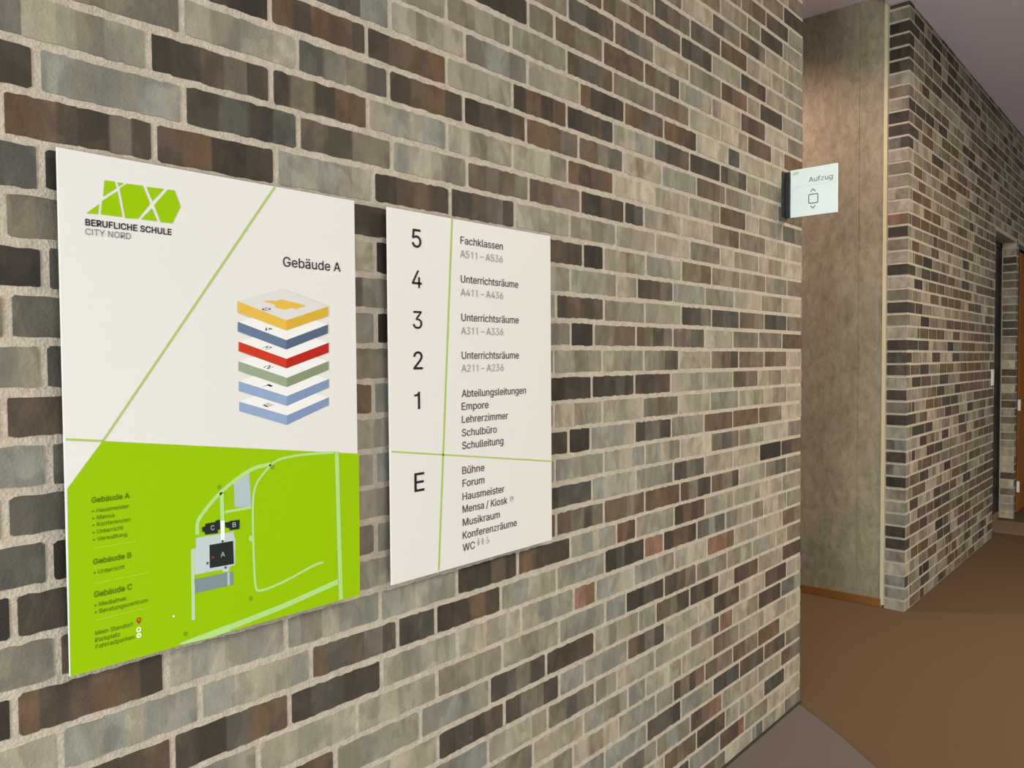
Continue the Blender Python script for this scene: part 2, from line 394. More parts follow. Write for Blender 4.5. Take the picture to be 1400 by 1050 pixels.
# letter shapes: advance, outline points, faces
GLYPHS = {
 'r ': (188, '', ''),
 'r/': (249, '240,537 74,-80 9,-80 175,537', '2,0,3 2,1,0'),
 'r1': (400, '215,0 281,0 281,516 232,516 214,470 172,443 100,432 100,384 215,384', '0,1,2,3,4,5,6,7,8'),
 'r2': (453, '60,-4 60,49 231,231 279,285 290,300 300,314 307,328 312,342 315,356 316,371 315,388 311,403 304,416 295,428 284,438 271,445 257,451 241,454 224,456 205,454 189,450 174,444 161,435 151,424 142,412 136,397 132,380 131,358 61,358 64,392 71,419 83,444 99,466 118,485 141,500 167,511 195,517 225,520 255,517 283,511 308,500 330,486 349,468 364,447 376,424 383,399 385,373 384,353 380,335 375,316 366,298 354,277 339,256 270,177 157,59 157,61 393,61 393,-4', '36,38,37 36,39,38 35,39,36 35,40,39 34,40,35 34,41,40 33,41,34 33,42,41 32,42,33 32,43,42 31,19,32 19,18,32 18,43,32 17,43,18 16,43,17 31,20,19 15,43,16 31,21,20 15,44,43 14,44,15 30,21,31 30,22,21 13,44,14 30,23,22 12,44,13 30,24,23 12,45,44 29,24,30 11,45,12 29,25,24 10,45,11 10,46,45 29,26,25 28,26,29 9,46,10 28,27,26 9,47,46 8,47,9 7,47,8 7,48,47 6,48,7 6,49,48 5,49,6 5,50,49 4,50,5 3,50,4 3,51,50 2,51,3 2,52,51 2,53,52 1,53,2 1,55,53 55,54,53 1,56,55 1,57,56 0,57,1'),
 'r3': (453, '218,-7 188,-5 159,1 133,10 108,22 88,38 70,57 57,79 48,104 44,132 109,132 112,115 118,100 126,87 137,76 150,66 165,59 182,54 200,51 219,50 239,51 258,55 275,61 291,69 304,80 315,93 323,108 328,125 329,145 328,163 323,180 316,196 306,211 292,223 275,234 254,241 229,246 201,248 157,248 157,299 288,448 288,452 70,452 70,509 372,509 372,461 211,278 211,289 247,290 279,286 308,276 333,262 354,244 371,222 383,198 391,173 393,145 390,116 383,90 370,66 354,45 333,27 309,12 281,2 251,-5', '42,44,43 42,45,44 42,41,45 41,40,45 40,46,45 39,47,40 47,46,40 38,47,39 47,49,48 38,49,47 38,50,49 38,51,50 38,37,51 37,52,51 36,52,37 35,52,36 35,53,52 34,53,35 33,53,34 32,53,33 32,54,53 31,54,32 31,55,54 30,55,31 29,55,30 29,56,55 28,56,29 27,56,28 27,57,56 8,10,9 8,11,10 26,57,27 26,58,57 8,12,11 25,58,26 7,12,8 7,13,12 24,58,25 24,59,58 7,14,13 23,59,24 6,14,7 6,15,14 22,59,23 6,16,15 22,60,59 21,60,22 6,17,16 5,17,6 20,60,21 5,18,17 19,60,20 5,19,18 5,60,19 5,61,60 4,61,5 4,62,61 3,62,4 3,63,62 2,63,3 2,64,63 1,64,2 1,0,64'),
 'r4': (453, '36,101 36,160 245,513 318,513 113,165 113,167 417,167 417,101 278,-4 278,121 278,146 278,322 347,322 347,-4', '1,3,2 1,5,3 5,4,3 1,6,5 1,7,6 0,7,1 10,12,11 10,13,12 9,13,10 8,13,9'),
 'r5': (453, '221,-11 191,-9 164,-3 138,8 115,21 96,38 79,58 67,80 59,104 55,134 126,134 129,117 134,103 141,91 151,81 162,71 175,64 189,58 205,55 221,54 240,55 258,60 274,68 289,78 301,91 311,106 318,123 322,142 324,162 322,183 318,202 310,219 300,235 287,248 273,259 256,267 238,271 218,273 201,272 185,269 169,265 154,258 141,251 129,242 63,249 92,513 370,513 370,448 154,448 138,305 135,305 146,314 160,322 176,329 193,334 211,337 229,338 253,336 275,332 295,325 315,315 332,303 348,288 362,271 373,253 383,233 389,211 394,188 395,163 392,131 385,101 372,74 355,49 335,29 311,12 283,-1 253,-8', '44,48,45 48,46,45 48,47,46 44,50,48 50,49,48 55,57,56 54,57,55 54,58,57 53,58,54 53,59,58 52,59,53 52,60,59 51,60,52 51,61,60 50,61,51 44,61,50 44,38,61 38,62,61 38,37,62 37,63,62 36,63,37 44,39,38 36,64,63 35,64,36 44,40,39 34,64,35 44,41,40 33,64,34 44,42,41 33,65,64 44,43,42 32,65,33 31,65,32 31,66,65 30,66,31 30,67,66 29,67,30 29,68,67 28,68,29 28,69,68 27,69,28 26,69,27 8,10,9 8,11,10 26,70,69 25,70,26 8,12,11 24,70,25 7,12,8 7,13,12 24,71,70 7,14,13 23,71,24 7,15,14 6,15,7 22,71,23 22,72,71 6,16,15 21,72,22 6,17,16 20,72,21 6,18,17 5,18,6 19,72,20 5,19,18 5,72,19 5,73,72 4,73,5 4,74,73 3,74,4 3,75,74 2,75,3 2,76,75 1,76,2 1,0,76'),
 'r6': (453, '226,-11 195,-8 167,-1 140,11 117,28 97,48 81,73 69,100 62,130 59,162 61,187 67,213 76,240 90,270 109,304 134,343 250,513 330,513 153,257 139,257 147,273 154,282 162,291 172,298 182,305 194,311 207,315 220,317 235,318 265,316 293,309 318,298 340,283 358,264 373,242 384,216 391,188 393,157 390,126 383,97 371,71 355,47 335,27 312,11 286,-1 257,-8 226,52 245,54 261,59 276,66 290,76 301,89 311,103 318,120 322,138 323,157 322,177 318,195 311,211 301,226 290,238 277,248 261,255 245,260 226,261 208,260 191,255 176,248 162,238 151,226 141,212 135,196 130,178 129,158 130,138 135,120 141,103 151,89 162,76 176,66 191,59 208,54', '15,17,16 15,24,17 24,18,17 14,24,15 27,29,28 26,29,27 26,30,29 25,30,26 24,30,25 24,31,30 14,23,24 18,31,24 13,23,14 13,22,23 18,32,31 13,21,22 18,64,32 64,33,32 13,20,21 13,19,20 12,19,13 64,63,33 63,34,33 18,65,64 18,66,65 62,34,63 12,18,19 12,66,18 12,67,66 61,34,62 12,68,67 60,34,61 60,35,34 11,68,12 11,69,68 59,35,60 11,70,69 58,35,59 58,36,35 10,70,11 10,71,70 57,36,58 10,72,71 56,36,57 56,37,36 9,72,10 9,73,72 55,37,56 8,73,9 8,74,73 54,37,55 54,38,37 8,75,74 53,38,54 7,75,8 53,39,38 7,76,75 52,39,53 7,77,76 51,39,52 6,77,7 51,40,39 6,78,77 50,40,51 6,79,78 49,40,50 5,79,6 49,41,40 5,80,79 48,41,49 5,81,80 47,41,48 5,46,81 46,41,47 5,41,46 4,41,5 4,42,41 3,42,4 3,43,42 2,43,3 2,44,43 1,44,2 1,45,44 0,45,1'),
 'rA': (480, '11,-4 199,513 279,513 469,-4 392,-4 283,301 260,371 227,482 251,482 217,370 194,301 88,-4 106,138 106,203 374,203 374,138', '0,7,1 7,2,1 7,8,2 8,3,2 0,9,7 9,6,7 9,6,8 6,3,8 5,3,6 0,10,9 0,11,10 4,3,5 12,14,13 12,15,14'),
 'rB': (456, '56,-4 56,513 241,513 275,511 305,505 331,494 352,480 370,464 384,444 394,422 400,399 402,374 401,353 397,334 390,318 381,304 371,293 359,283 345,275 331,268 319,264 319,266 332,263 349,258 365,249 381,237 394,222 406,205 415,185 420,162 422,136 420,111 414,87 404,65 389,45 370,28 346,14 318,4 285,-2 247,-4 129,61 245,61 280,64 307,71 327,83 341,98 349,116 351,137 350,153 346,168 339,182 330,194 318,205 304,214 287,221 269,225 248,227 129,227 129,289 238,289 255,291 272,294 286,300 300,308 311,317 320,329 327,342 331,356 332,372 329,392 322,410 310,426 292,438 269,445 240,448 129,448', '0,75,1 75,2,1 75,3,2 75,4,3 75,5,4 75,6,5 75,7,6 75,74,7 74,8,7 0,58,75 73,8,74 72,8,73 72,9,8 71,9,72 70,9,71 70,10,9 69,10,70 69,11,10 68,11,69 68,12,11 67,12,68 66,12,67 66,13,12 65,13,66 65,14,13 64,14,65 64,15,14 63,15,64 62,15,63 62,16,15 61,16,62 60,16,61 60,17,16 59,17,60 0,57,58 57,59,58 57,17,59 57,18,17 57,21,18 21,19,18 21,20,19 57,22,21 57,23,22 57,24,23 57,25,24 57,56,25 56,26,25 0,40,57 55,26,56 54,26,55 54,27,26 53,27,54 52,27,53 51,27,52 51,28,27 50,28,51 50,29,28 49,29,50 48,29,49 48,30,29 47,30,48 46,30,47 46,31,30 45,31,46 45,32,31 44,32,45 44,33,32 43,33,44 42,33,43 42,34,33 41,34,42 0,41,40 0,34,41 0,35,34 0,36,35 0,37,36 0,38,37 0,39,38'),
 'rC': (510, '267,-11 224,-7 185,4 148,22 116,46 88,77 66,113 49,156 40,202 36,254 40,306 49,353 66,395 88,432 116,462 148,487 185,505 224,516 267,520 293,518 318,514 341,508 364,499 385,488 405,474 422,458 438,440 451,420 462,398 471,375 478,344 405,344 400,364 394,379 386,392 377,405 367,415 355,425 342,433 329,440 314,445 299,449 283,451 267,452 238,449 211,442 186,429 163,411 144,389 129,362 117,331 110,295 107,254 110,214 117,178 129,146 145,119 164,97 186,80 211,67 238,59 267,57 283,58 299,60 314,64 329,69 342,76 355,84 367,93 377,104 386,117 394,130 400,145 405,164 478,164 471,134 463,111 452,89 438,69 423,51 405,35 385,21 364,10 342,1 318,-6 293,-10', '17,19,18 17,20,19 16,20,17 16,21,20 16,22,21 15,22,16 15,23,22 15,24,23 14,24,15 14,25,24 13,44,14 44,43,14 43,25,14 43,42,25 42,26,25 41,26,42 13,45,44 40,26,41 39,26,40 13,46,45 39,27,26 38,27,39 37,27,38 12,46,13 12,47,46 36,27,37 36,28,27 35,28,36 12,48,47 34,28,35 34,29,28 11,48,12 33,29,34 11,49,48 32,29,33 32,30,29 31,30,32 11,50,49 10,50,11 10,51,50 9,51,10 9,52,51 9,53,52 8,53,9 8,54,53 7,54,8 7,55,54 72,74,73 72,75,74 6,55,7 6,56,55 71,75,72 71,76,75 70,76,71 6,57,56 69,76,70 5,57,6 69,77,76 68,77,69 5,58,57 67,77,68 67,78,77 66,78,67 5,59,58 4,59,5 65,78,66 64,78,65 64,79,78 4,60,59 63,79,64 62,79,63 4,61,60 61,79,62 4,79,61 4,80,79 3,80,4 3,81,80 2,81,3 2,82,81 2,83,82 1,83,2 1,84,83 1,85,84 0,85,1'),
 'rD': (502, '219,-4 92,-4 92,61 215,61 253,64 287,71 316,84 340,102 360,124 375,151 386,182 393,217 395,255 393,294 386,328 375,359 360,385 341,407 318,425 290,437 257,445 221,448 89,448 89,513 225,513 273,509 316,499 355,482 388,458 415,428 437,393 453,352 462,306 466,255 462,204 453,158 437,117 415,81 387,51 353,27 313,10 269,-1 129,513 129,-4 56,-4 56,513', '22,24,23 22,25,24 22,26,25 22,27,26 22,28,27 22,21,28 21,20,28 20,29,28 19,29,20 18,29,19 18,30,29 17,30,18 16,30,17 16,31,30 15,31,16 14,31,15 14,32,31 13,32,14 13,33,32 12,33,13 12,34,33 11,34,12 10,34,11 10,35,34 9,35,10 9,36,35 8,36,9 7,36,8 7,37,36 6,37,7 5,37,6 5,38,37 4,38,5 3,38,4 1,3,2 1,38,3 1,39,38 1,40,39 1,41,40 1,0,41 44,42,45 44,43,42'),
 'rE': (419, '56,-4 56,513 376,513 376,448 129,448 129,290 359,290 359,225 129,225 129,61 379,61 379,-4', '0,4,1 4,2,1 4,3,2 0,5,4 0,8,5 8,6,5 8,7,6 0,9,8 0,10,9 0,11,10'),
 'rF': (410, '56,-4 56,513 373,513 373,448 129,448 129,282 350,282 350,217 129,217 129,-4', '0,4,1 4,2,1 4,3,2 0,5,4 0,8,5 8,6,5 8,7,6 0,9,8'),
 'rG': (520, '269,-11 225,-7 184,4 147,22 115,46 88,77 66,114 49,156 40,203 36,254 40,306 49,353 66,395 88,432 115,462 147,487 183,505 222,516 265,520 292,518 317,514 342,507 365,498 386,486 406,472 423,456 439,438 453,418 464,397 472,374 479,345 405,345 398,363 392,378 384,391 375,403 365,414 354,424 341,432 328,439 314,445 299,449 283,451 265,452 237,449 210,442 185,429 163,412 144,389 129,362 117,331 110,295 107,254 110,214 117,178 129,146 145,120 164,97 186,80 212,67 239,59 269,57 296,59 320,65 343,75 362,88 379,105 393,125 403,148 409,174 411,207 480,195 279,195 279,260 482,260 482,200 479,159 470,122 454,89 434,60 408,35 378,15 345,1 308,-8', '17,19,18 17,20,19 16,20,17 16,21,20 16,22,21 15,22,16 15,23,22 14,23,15 14,24,23 14,25,24 13,44,14 44,43,14 43,25,14 43,42,25 42,26,25 41,26,42 13,45,44 40,26,41 39,26,40 13,46,45 38,26,39 38,27,26 37,27,38 12,46,13 12,47,46 36,27,37 36,28,27 35,28,36 12,48,47 34,28,35 34,29,28 11,48,12 33,29,34 11,49,48 32,29,33 32,30,29 31,30,32 11,50,49 10,50,11 10,51,50 9,51,10 9,52,51 72,74,73 72,70,74 70,75,74 9,53,52 8,53,9 8,54,53 72,69,70 71,75,70 7,54,8 71,76,75 69,71,72 69,76,71 7,55,54 68,76,69 68,77,76 6,55,7 67,77,68 6,56,55 66,77,67 66,78,77 6,57,56 5,57,6 65,78,66 5,58,57 65,79,78 64,79,65 5,59,58 4,59,5 63,79,64 4,60,59 62,79,63 62,80,79 4,61,60 61,80,62 4,80,61 3,80,4 3,81,80 2,81,3 2,82,81 1,82,2 1,83,82 0,83,1'),
 'rH': (517, '56,-4 56,513 129,513 129,293 388,293 388,513 461,513 461,-4 388,-4 388,228 129,228 129,-4', '0,2,1 0,3,2 4,6,5 4,7,6 0,10,3 10,4,3 10,9,4 9,7,4 0,11,10 8,7,9'),
 'rI': (190, '59,-2 131,-2 131,511 59,511', '0,1,2,3'),
 'rK': (467, '100,135 100,217 136,264 171,306 209,347 362,513 457,513 233,272 229,272 56,-4 56,513 129,513 129,334 128,225 129,193 129,-4 370,-4 183,259 228,316 456,-4', '4,6,5 4,7,6 3,7,4 2,8,3 8,7,3 2,0,8 1,0,2 9,11,10 9,12,11 9,13,12 9,14,13 9,15,14 17,19,18 16,19,17'),
 'rL': (393, '56,-4 56,513 129,513 129,61 365,61 365,-4', '0,2,1 0,3,2 0,4,3 0,5,4'),
 'rM': (628, '55,-5 55,514 155,514 282,189 292,160 304,124 316,85 328,44 301,44 313,84 325,123 338,160 348,189 473,514 573,514 573,-5 499,-5 499,291 500,327 500,369 501,413 502,462 519,462 502,408 486,361 472,320 460,289 345,-5 283,-5 166,289 155,319 140,359 125,406 105,462 123,462 125,416 126,372 126,328 127,291 127,-5', '0,33,1 33,2,1 33,34,2 34,3,2 12,21,13 21,14,13 21,22,14 22,15,14 0,32,33 35,3,34 12,20,21 23,15,22 36,31,35 31,3,35 12,24,20 24,19,20 24,19,23 19,15,23 0,36,32 36,31,32 0,37,36 18,15,19 12,25,24 30,3,31 0,38,37 17,15,18 12,26,25 29,3,30 0,39,38 16,15,17 12,27,26 28,3,29 28,4,3 11,27,12 28,5,4 10,27,11 28,9,5 9,6,5 9,6,10 6,27,10 7,27,6 28,8,9 28,7,8 28,27,7'),
 'rN': (523, '56,-4 56,513 138,513 347,185 366,153 391,109 420,52 401,49 397,108 395,157 395,195 395,513 467,513 467,-4 385,-4 199,288 174,329 145,379 101,455 123,458 126,384 128,328 129,291 129,-4', '0,18,1 18,2,1 18,19,2 19,3,2 10,12,11 10,13,12 20,17,19 17,3,19 0,20,18 20,17,18 0,21,20 16,3,17 15,3,16 0,22,21 0,23,22 14,3,15 9,13,10 14,4,3 8,13,9 14,5,4 14,7,5 7,6,5 7,13,8 14,13,7'),
 'rO': (533, '267,-11 224,-7 185,4 148,22 116,46 89,77 66,113 50,156 40,202 36,254 40,306 50,353 66,395 89,432 116,462 148,487 185,505 224,516 267,520 310,516 349,505 386,487 418,462 445,432 467,395 484,353 494,306 497,254 494,202 484,156 467,113 445,77 418,46 386,22 349,4 310,-7 267,57 296,59 322,67 347,79 370,97 389,119 405,146 417,177 424,213 426,254 424,295 417,331 405,363 389,390 370,412 347,429 322,442 296,449 267,452 238,449 211,442 186,429 164,412 145,390 129,363 117,331 110,295 107,254 110,213 117,178 129,146 145,119 164,97 186,80 211,67 238,59', '17,19,18 16,19,17 16,20,19 15,20,16 15,21,20 14,21,15 14,22,21 13,55,14 55,54,14 54,22,14 54,53,22 53,23,22 52,23,53 13,56,55 51,23,52 13,57,56 12,57,13 51,24,23 50,24,51 12,58,57 49,24,50 12,59,58 11,59,12 49,25,24 48,25,49 11,60,59 47,25,48 11,61,60 10,61,11 47,26,25 46,26,47 10,62,61 9,62,10 46,27,26 45,27,46 9,63,62 44,27,45 9,64,63 8,64,9 44,28,27 8,65,64 43,28,44 43,29,28 7,65,8 7,66,65 42,29,43 42,30,29 6,66,7 6,67,66 41,30,42 6,68,67 40,30,41 40,31,30 5,68,6 5,69,68 39,31,40 5,70,69 38,31,39 38,32,31 4,70,5 4,71,70 37,32,38 4,36,71 36,32,37 4,32,36 4,33,32 3,33,4 3,34,33 2,34,3 2,35,34 1,35,2 1,0,35'),
 'rP': (445, '56,-4 56,513 235,513 273,510 306,503 334,491 358,475 378,455 393,432 404,406 411,378 413,348 411,318 404,290 393,264 378,240 358,220 334,204 306,191 273,184 235,182 105,182 105,246 232,246 257,248 278,252 295,260 309,269 321,281 329,295 336,311 339,329 340,348 339,367 336,384 329,400 321,414 309,425 295,435 277,442 257,447 232,448 129,448 129,-4', '0,42,1 42,2,1 42,3,2 42,4,3 42,5,4 42,6,5 42,7,6 42,41,7 41,40,7 40,8,7 0,22,42 22,43,42 39,8,40 38,8,39 37,8,38 37,9,8 36,9,37 35,9,36 35,10,9 34,10,35 33,10,34 33,11,10 32,11,33 31,11,32 31,12,11 30,12,31 30,13,12 29,13,30 28,13,29 28,14,13 27,14,28 26,14,27 26,15,14 25,15,26 24,15,25 23,15,24 0,21,22 43,23,22 43,20,23 20,15,23 20,16,15 20,17,16 20,18,17 20,19,18 0,20,21 0,43,20'),
 'rR': (449, '56,-4 56,513 236,513 273,510 306,504 335,492 359,477 379,458 394,435 405,410 411,382 413,352 411,322 405,295 394,269 379,247 359,229 335,214 306,202 273,196 236,194 92,194 92,259 233,259 258,260 279,264 296,270 310,279 322,290 330,302 336,317 340,334 341,352 340,371 336,388 330,403 322,416 310,427 296,436 278,443 257,447 233,448 129,448 129,-4 351,-4 223,233 305,233 435,-4', '0,22,1 22,42,1 42,2,1 42,3,2 42,4,3 42,5,4 42,6,5 42,7,6 42,41,7 41,40,7 40,8,7 22,43,42 39,8,40 38,8,39 37,8,38 37,9,8 36,9,37 35,9,36 35,10,9 34,10,35 33,10,34 33,11,10 32,11,33 31,11,32 31,12,11 30,12,31 30,13,12 29,13,30 28,13,29 28,14,13 27,14,28 26,14,27 25,14,26 25,15,14 24,15,25 23,15,24 0,21,22 43,23,22 43,20,23 20,15,23 20,16,15 20,17,16 20,18,17 20,19,18 0,20,21 0,43,20 44,46,45 44,47,46'),
 'rS': (447, '224,-13 188,-11 155,-5 126,6 100,20 78,37 61,58 47,82 38,108 34,141 108,141 112,119 118,104 127,90 138,79 152,70 168,62 185,57 204,54 224,53 246,54 266,58 284,64 301,72 315,82 326,94 335,108 340,123 341,139 340,154 336,166 329,176 319,185 308,194 294,201 244,218 182,236 143,249 110,266 83,286 64,311 52,340 48,372 51,401 58,427 72,450 89,471 111,488 136,501 164,512 194,518 227,520 260,518 290,511 318,501 342,488 363,471 380,451 393,429 401,404 405,374 334,374 328,400 317,419 300,434 278,445 253,452 225,455 204,453 186,450 169,444 154,436 142,427 132,416 125,404 121,390 119,376 121,360 126,347 134,336 145,327 157,319 171,312 214,297 265,283 313,267 330,260 346,251 361,241 375,229 388,215 398,199 406,182 411,161 412,139 410,111 402,85 390,61 373,40 351,22 325,7 295,-4 261,-11', '50,52,51 49,52,50 49,53,52 48,53,49 48,54,53 47,54,48 47,55,54 46,55,47 46,56,55 46,57,56 45,67,46 67,57,46 45,68,67 66,57,67 45,69,68 65,57,66 65,58,57 44,69,45 44,70,69 64,58,65 44,71,70 44,72,71 63,58,64 63,59,58 44,73,72 43,73,44 62,59,63 43,74,73 62,60,59 43,75,74 42,75,43 61,60,62 42,76,75 42,77,76 41,77,42 41,78,77 41,79,78 40,79,41 40,80,79 40,81,80 40,82,81 40,83,82 39,83,40 39,84,83 38,84,39 38,85,84 38,86,85 37,86,38 37,87,86 37,88,87 36,88,37 36,89,88 35,89,36 35,90,89 34,90,35 34,91,90 33,91,34 33,92,91 32,92,33 31,92,32 31,93,92 30,93,31 29,93,30 29,94,93 28,94,29 8,10,9 8,11,10 27,94,28 27,95,94 26,95,27 8,12,11 26,96,95 25,96,26 7,12,8 7,13,12 24,96,25 7,14,13 24,97,96 23,97,24 6,14,7 6,15,14 22,97,23 6,16,15 21,97,22 6,17,16 21,98,97 20,98,21 5,17,6 5,18,17 19,98,20 5,19,18 5,98,19 5,99,98 4,99,5 4,100,99 3,100,4 3,101,100 2,101,3 2,102,101 1,102,2 1,0,102'),
 'rT': (449, '28,448 28,513 421,513 421,448 261,448 261,-4 189,-4 189,448', '0,2,1 0,3,2 7,3,0 6,4,7 4,3,7 6,5,4'),
 'rU': (517, '259,-12 220,-10 184,-2 152,12 124,30 100,52 81,78 67,107 59,139 56,173 56,513 128,513 128,178 130,155 135,134 144,115 156,98 171,83 189,71 210,63 233,57 259,56 285,57 308,63 329,71 347,83 361,98 373,115 382,134 387,155 389,178 389,513 461,513 461,173 458,139 450,107 436,78 417,52 393,30 365,12 333,-2 298,-10', '9,11,10 9,12,11 30,32,31 30,33,32 9,13,12 29,33,30 8,13,9 29,34,33 8,14,13 28,34,29 7,14,8 28,35,34 7,15,14 27,35,28 7,16,15 26,35,27 6,16,7 26,36,35 6,17,16 25,36,26 6,18,17 24,36,25 24,37,36 5,18,6 5,19,18 23,37,24 5,20,19 22,37,23 21,37,22 5,21,20 5,37,21 5,38,37 4,38,5 4,39,38 3,39,4 3,40,39 2,40,3 2,41,40 1,41,2 1,0,41'),
 'rV': (480, '201,-4 11,513 87,513 196,208 219,139 253,27 229,27 263,139 286,207 392,513 469,513 281,-4', '0,2,1 0,3,2 8,10,9 8,11,10 0,4,3 7,11,8 6,5,7 5,11,7 0,5,4 0,11,5'),
 'rW': (686, '152,-4 11,513 85,513 167,197 179,146 191,94 202,36 184,36 196,94 207,146 220,197 303,513 383,513 465,197 478,146 490,94 502,36 483,36 495,94 507,146 519,197 600,513 675,513 533,-4 452,-4 364,322 347,391 331,479 354,479 339,394 322,322 234,-4', '0,2,1 0,3,2 10,27,11 27,12,11 27,28,12 28,13,12 20,22,21 20,23,22 10,29,27 29,26,27 29,26,28 26,13,28 10,30,29 25,13,26 10,31,30 24,13,25 24,14,13 9,31,10 0,4,3 19,23,20 24,15,14 8,31,9 18,23,19 0,5,4 24,17,15 17,16,15 7,6,8 6,31,8 17,23,18 0,6,5 0,31,6 24,23,17'),
 'rY': (472, '199,-4 199,207 9,513 93,513 196,347 226,294 256,226 217,226 248,295 277,347 379,513 462,513 272,207 272,-4', '1,3,2 1,4,3 9,11,10 9,12,11 1,5,4 8,12,9 7,6,8 6,12,8 1,6,5 1,12,6 0,12,1 0,13,12'),
 'ra': (389, '160,-13 136,-11 114,-6 93,1 74,12 58,26 44,42 34,62 28,84 26,108 28,129 32,147 40,163 50,176 62,187 76,197 91,204 107,210 124,215 178,224 233,231 246,233 256,235 263,238 268,242 271,247 272,255 272,257 271,271 268,284 263,295 257,304 248,312 238,318 226,323 212,326 196,327 179,326 164,323 151,319 139,313 129,306 121,298 113,290 108,281 102,269 35,289 48,315 60,333 76,349 93,362 112,372 132,379 152,384 173,387 194,388 240,383 256,379 272,372 288,364 302,353 315,339 326,322 334,302 339,278 341,251 341,-4 273,-4 273,48 274,48 255,22 244,13 231,4 217,-3 200,-8 181,-11 170,49 191,51 210,55 226,62 240,72 251,83 260,95 266,109 270,123 272,138 272,183 261,178 232,172 201,167 176,164 136,155 124,150 114,144 106,137 101,128 97,118 96,105 97,93 100,83 105,75 112,67 121,61 131,56 143,52 156,50', '54,56,55 53,56,54 52,56,53 52,57,56 51,57,52 51,58,57 51,59,58 50,59,51 50,60,59 49,60,50 49,61,60 48,61,49 48,62,61 47,37,48 37,36,48 36,62,48 35,62,36 47,38,37 34,62,35 47,39,38 33,62,34 33,63,62 47,40,39 32,63,33 46,40,47 46,41,40 31,63,32 46,42,41 30,63,31 30,64,63 46,43,42 29,64,30 46,44,43 45,44,46 28,64,29 28,65,64 27,65,28 26,65,27 25,65,26 25,66,65 24,66,25 23,66,24 22,66,23 21,86,22 86,66,22 20,86,21 19,86,20 18,86,19 17,86,18 16,86,17 15,86,16 14,86,15 13,86,14 13,87,86 85,66,86 13,88,87 12,88,13 12,89,88 12,90,89 12,91,90 11,91,12 11,92,91 11,93,92 10,93,11 10,94,93 84,66,85 10,95,94 9,95,10 9,96,95 83,66,84 9,97,96 82,66,83 8,97,9 8,98,97 81,66,82 8,99,98 7,99,8 7,100,99 80,69,81 69,66,81 7,101,100 79,69,80 7,102,101 78,69,79 6,102,7 6,103,102 6,104,103 77,69,78 6,105,104 76,69,77 6,76,105 6,68,76 68,69,76 6,70,68 70,67,68 70,66,69 5,70,6 4,70,5 4,71,70 67,66,70 4,72,71 3,72,4 3,73,72 2,73,3 2,74,73 1,74,2 1,75,74 0,75,1'),
 'rb': (424, '229,-12 207,-11 187,-7 171,0 156,9 144,18 135,29 116,55 116,-4 49,-4 49,513 118,513 118,323 116,323 134,348 144,358 156,368 170,376 186,383 206,387 229,388 260,386 289,378 315,364 338,345 358,322 373,294 385,263 392,227 394,189 392,150 385,115 374,83 358,55 339,32 315,13 289,-1 261,-9 220,51 242,53 261,59 277,69 291,82 303,99 312,118 319,140 323,164 324,189 323,215 319,238 312,260 303,279 291,295 277,308 261,318 242,324 220,326 199,324 180,318 164,309 149,296 138,280 129,261 122,240 118,216 117,189 118,163 122,139 129,117 138,97 150,81 164,68 180,59 199,53', '9,11,10 9,13,11 13,12,11 19,21,20 18,21,19 18,22,21 17,22,18 17,23,22 16,23,17 15,23,16 15,24,23 14,24,15 13,24,14 13,56,24 56,25,24 13,57,56 55,25,56 13,58,57 54,25,55 9,63,13 63,62,13 62,61,13 61,60,13 60,59,13 59,58,13 54,26,25 53,26,54 52,26,53 51,26,52 51,27,26 50,27,51 50,28,27 49,28,50 9,64,63 48,28,49 48,29,28 9,65,64 47,29,48 9,66,65 46,29,47 46,30,29 45,30,46 9,67,66 45,31,30 44,31,45 9,68,67 43,31,44 9,69,68 43,32,31 42,32,43 9,7,69 7,70,69 42,33,32 41,33,42 7,71,70 40,33,41 7,72,71 39,33,40 7,73,72 39,34,33 9,8,7 6,73,7 38,34,39 6,38,73 6,34,38 6,35,34 5,35,6 4,35,5 4,36,35 3,36,4 2,36,3 2,37,36 1,37,2 1,0,37'),
 'rc': (396, '207,-12 174,-9 143,-1 115,13 90,32 69,55 52,83 40,115 33,150 30,187 33,226 40,261 52,293 69,321 90,344 115,363 143,377 174,386 207,388 226,388 244,385 261,381 278,375 293,368 307,359 321,349 333,337 343,324 352,310 360,294 367,274 301,257 287,287 267,307 241,321 207,326 184,324 165,317 148,307 133,293 121,276 112,257 106,235 102,212 100,187 102,163 106,140 112,119 121,99 133,83 148,69 165,59 184,53 207,50 241,55 268,69 288,91 302,122 368,105 361,84 354,68 345,54 334,41 322,29 309,18 294,9 278,1 262,-5 244,-9 226,-11', '17,19,18 17,20,19 16,20,17 16,21,20 16,22,21 15,22,16 15,23,22 15,24,23 14,24,15 14,25,24 14,26,25 13,26,14 13,35,26 35,27,26 13,36,35 34,27,35 34,28,27 13,37,36 33,28,34 12,37,13 12,38,37 33,29,28 32,29,33 12,39,38 32,30,29 12,40,39 11,40,12 31,30,32 11,41,40 10,41,11 10,42,41 10,43,42 9,43,10 9,44,43 9,45,44 8,45,9 8,46,45 7,46,8 7,47,46 56,58,57 7,48,47 6,48,7 56,59,58 6,49,48 55,59,56 55,60,59 5,49,6 5,50,49 54,60,55 5,51,50 54,61,60 5,52,51 4,52,5 53,61,54 53,62,61 4,53,52 4,62,53 4,63,62 3,63,4 3,64,63 3,65,64 2,65,3 2,66,65 2,67,66 1,67,2 1,68,67 1,69,68 0,69,1'),
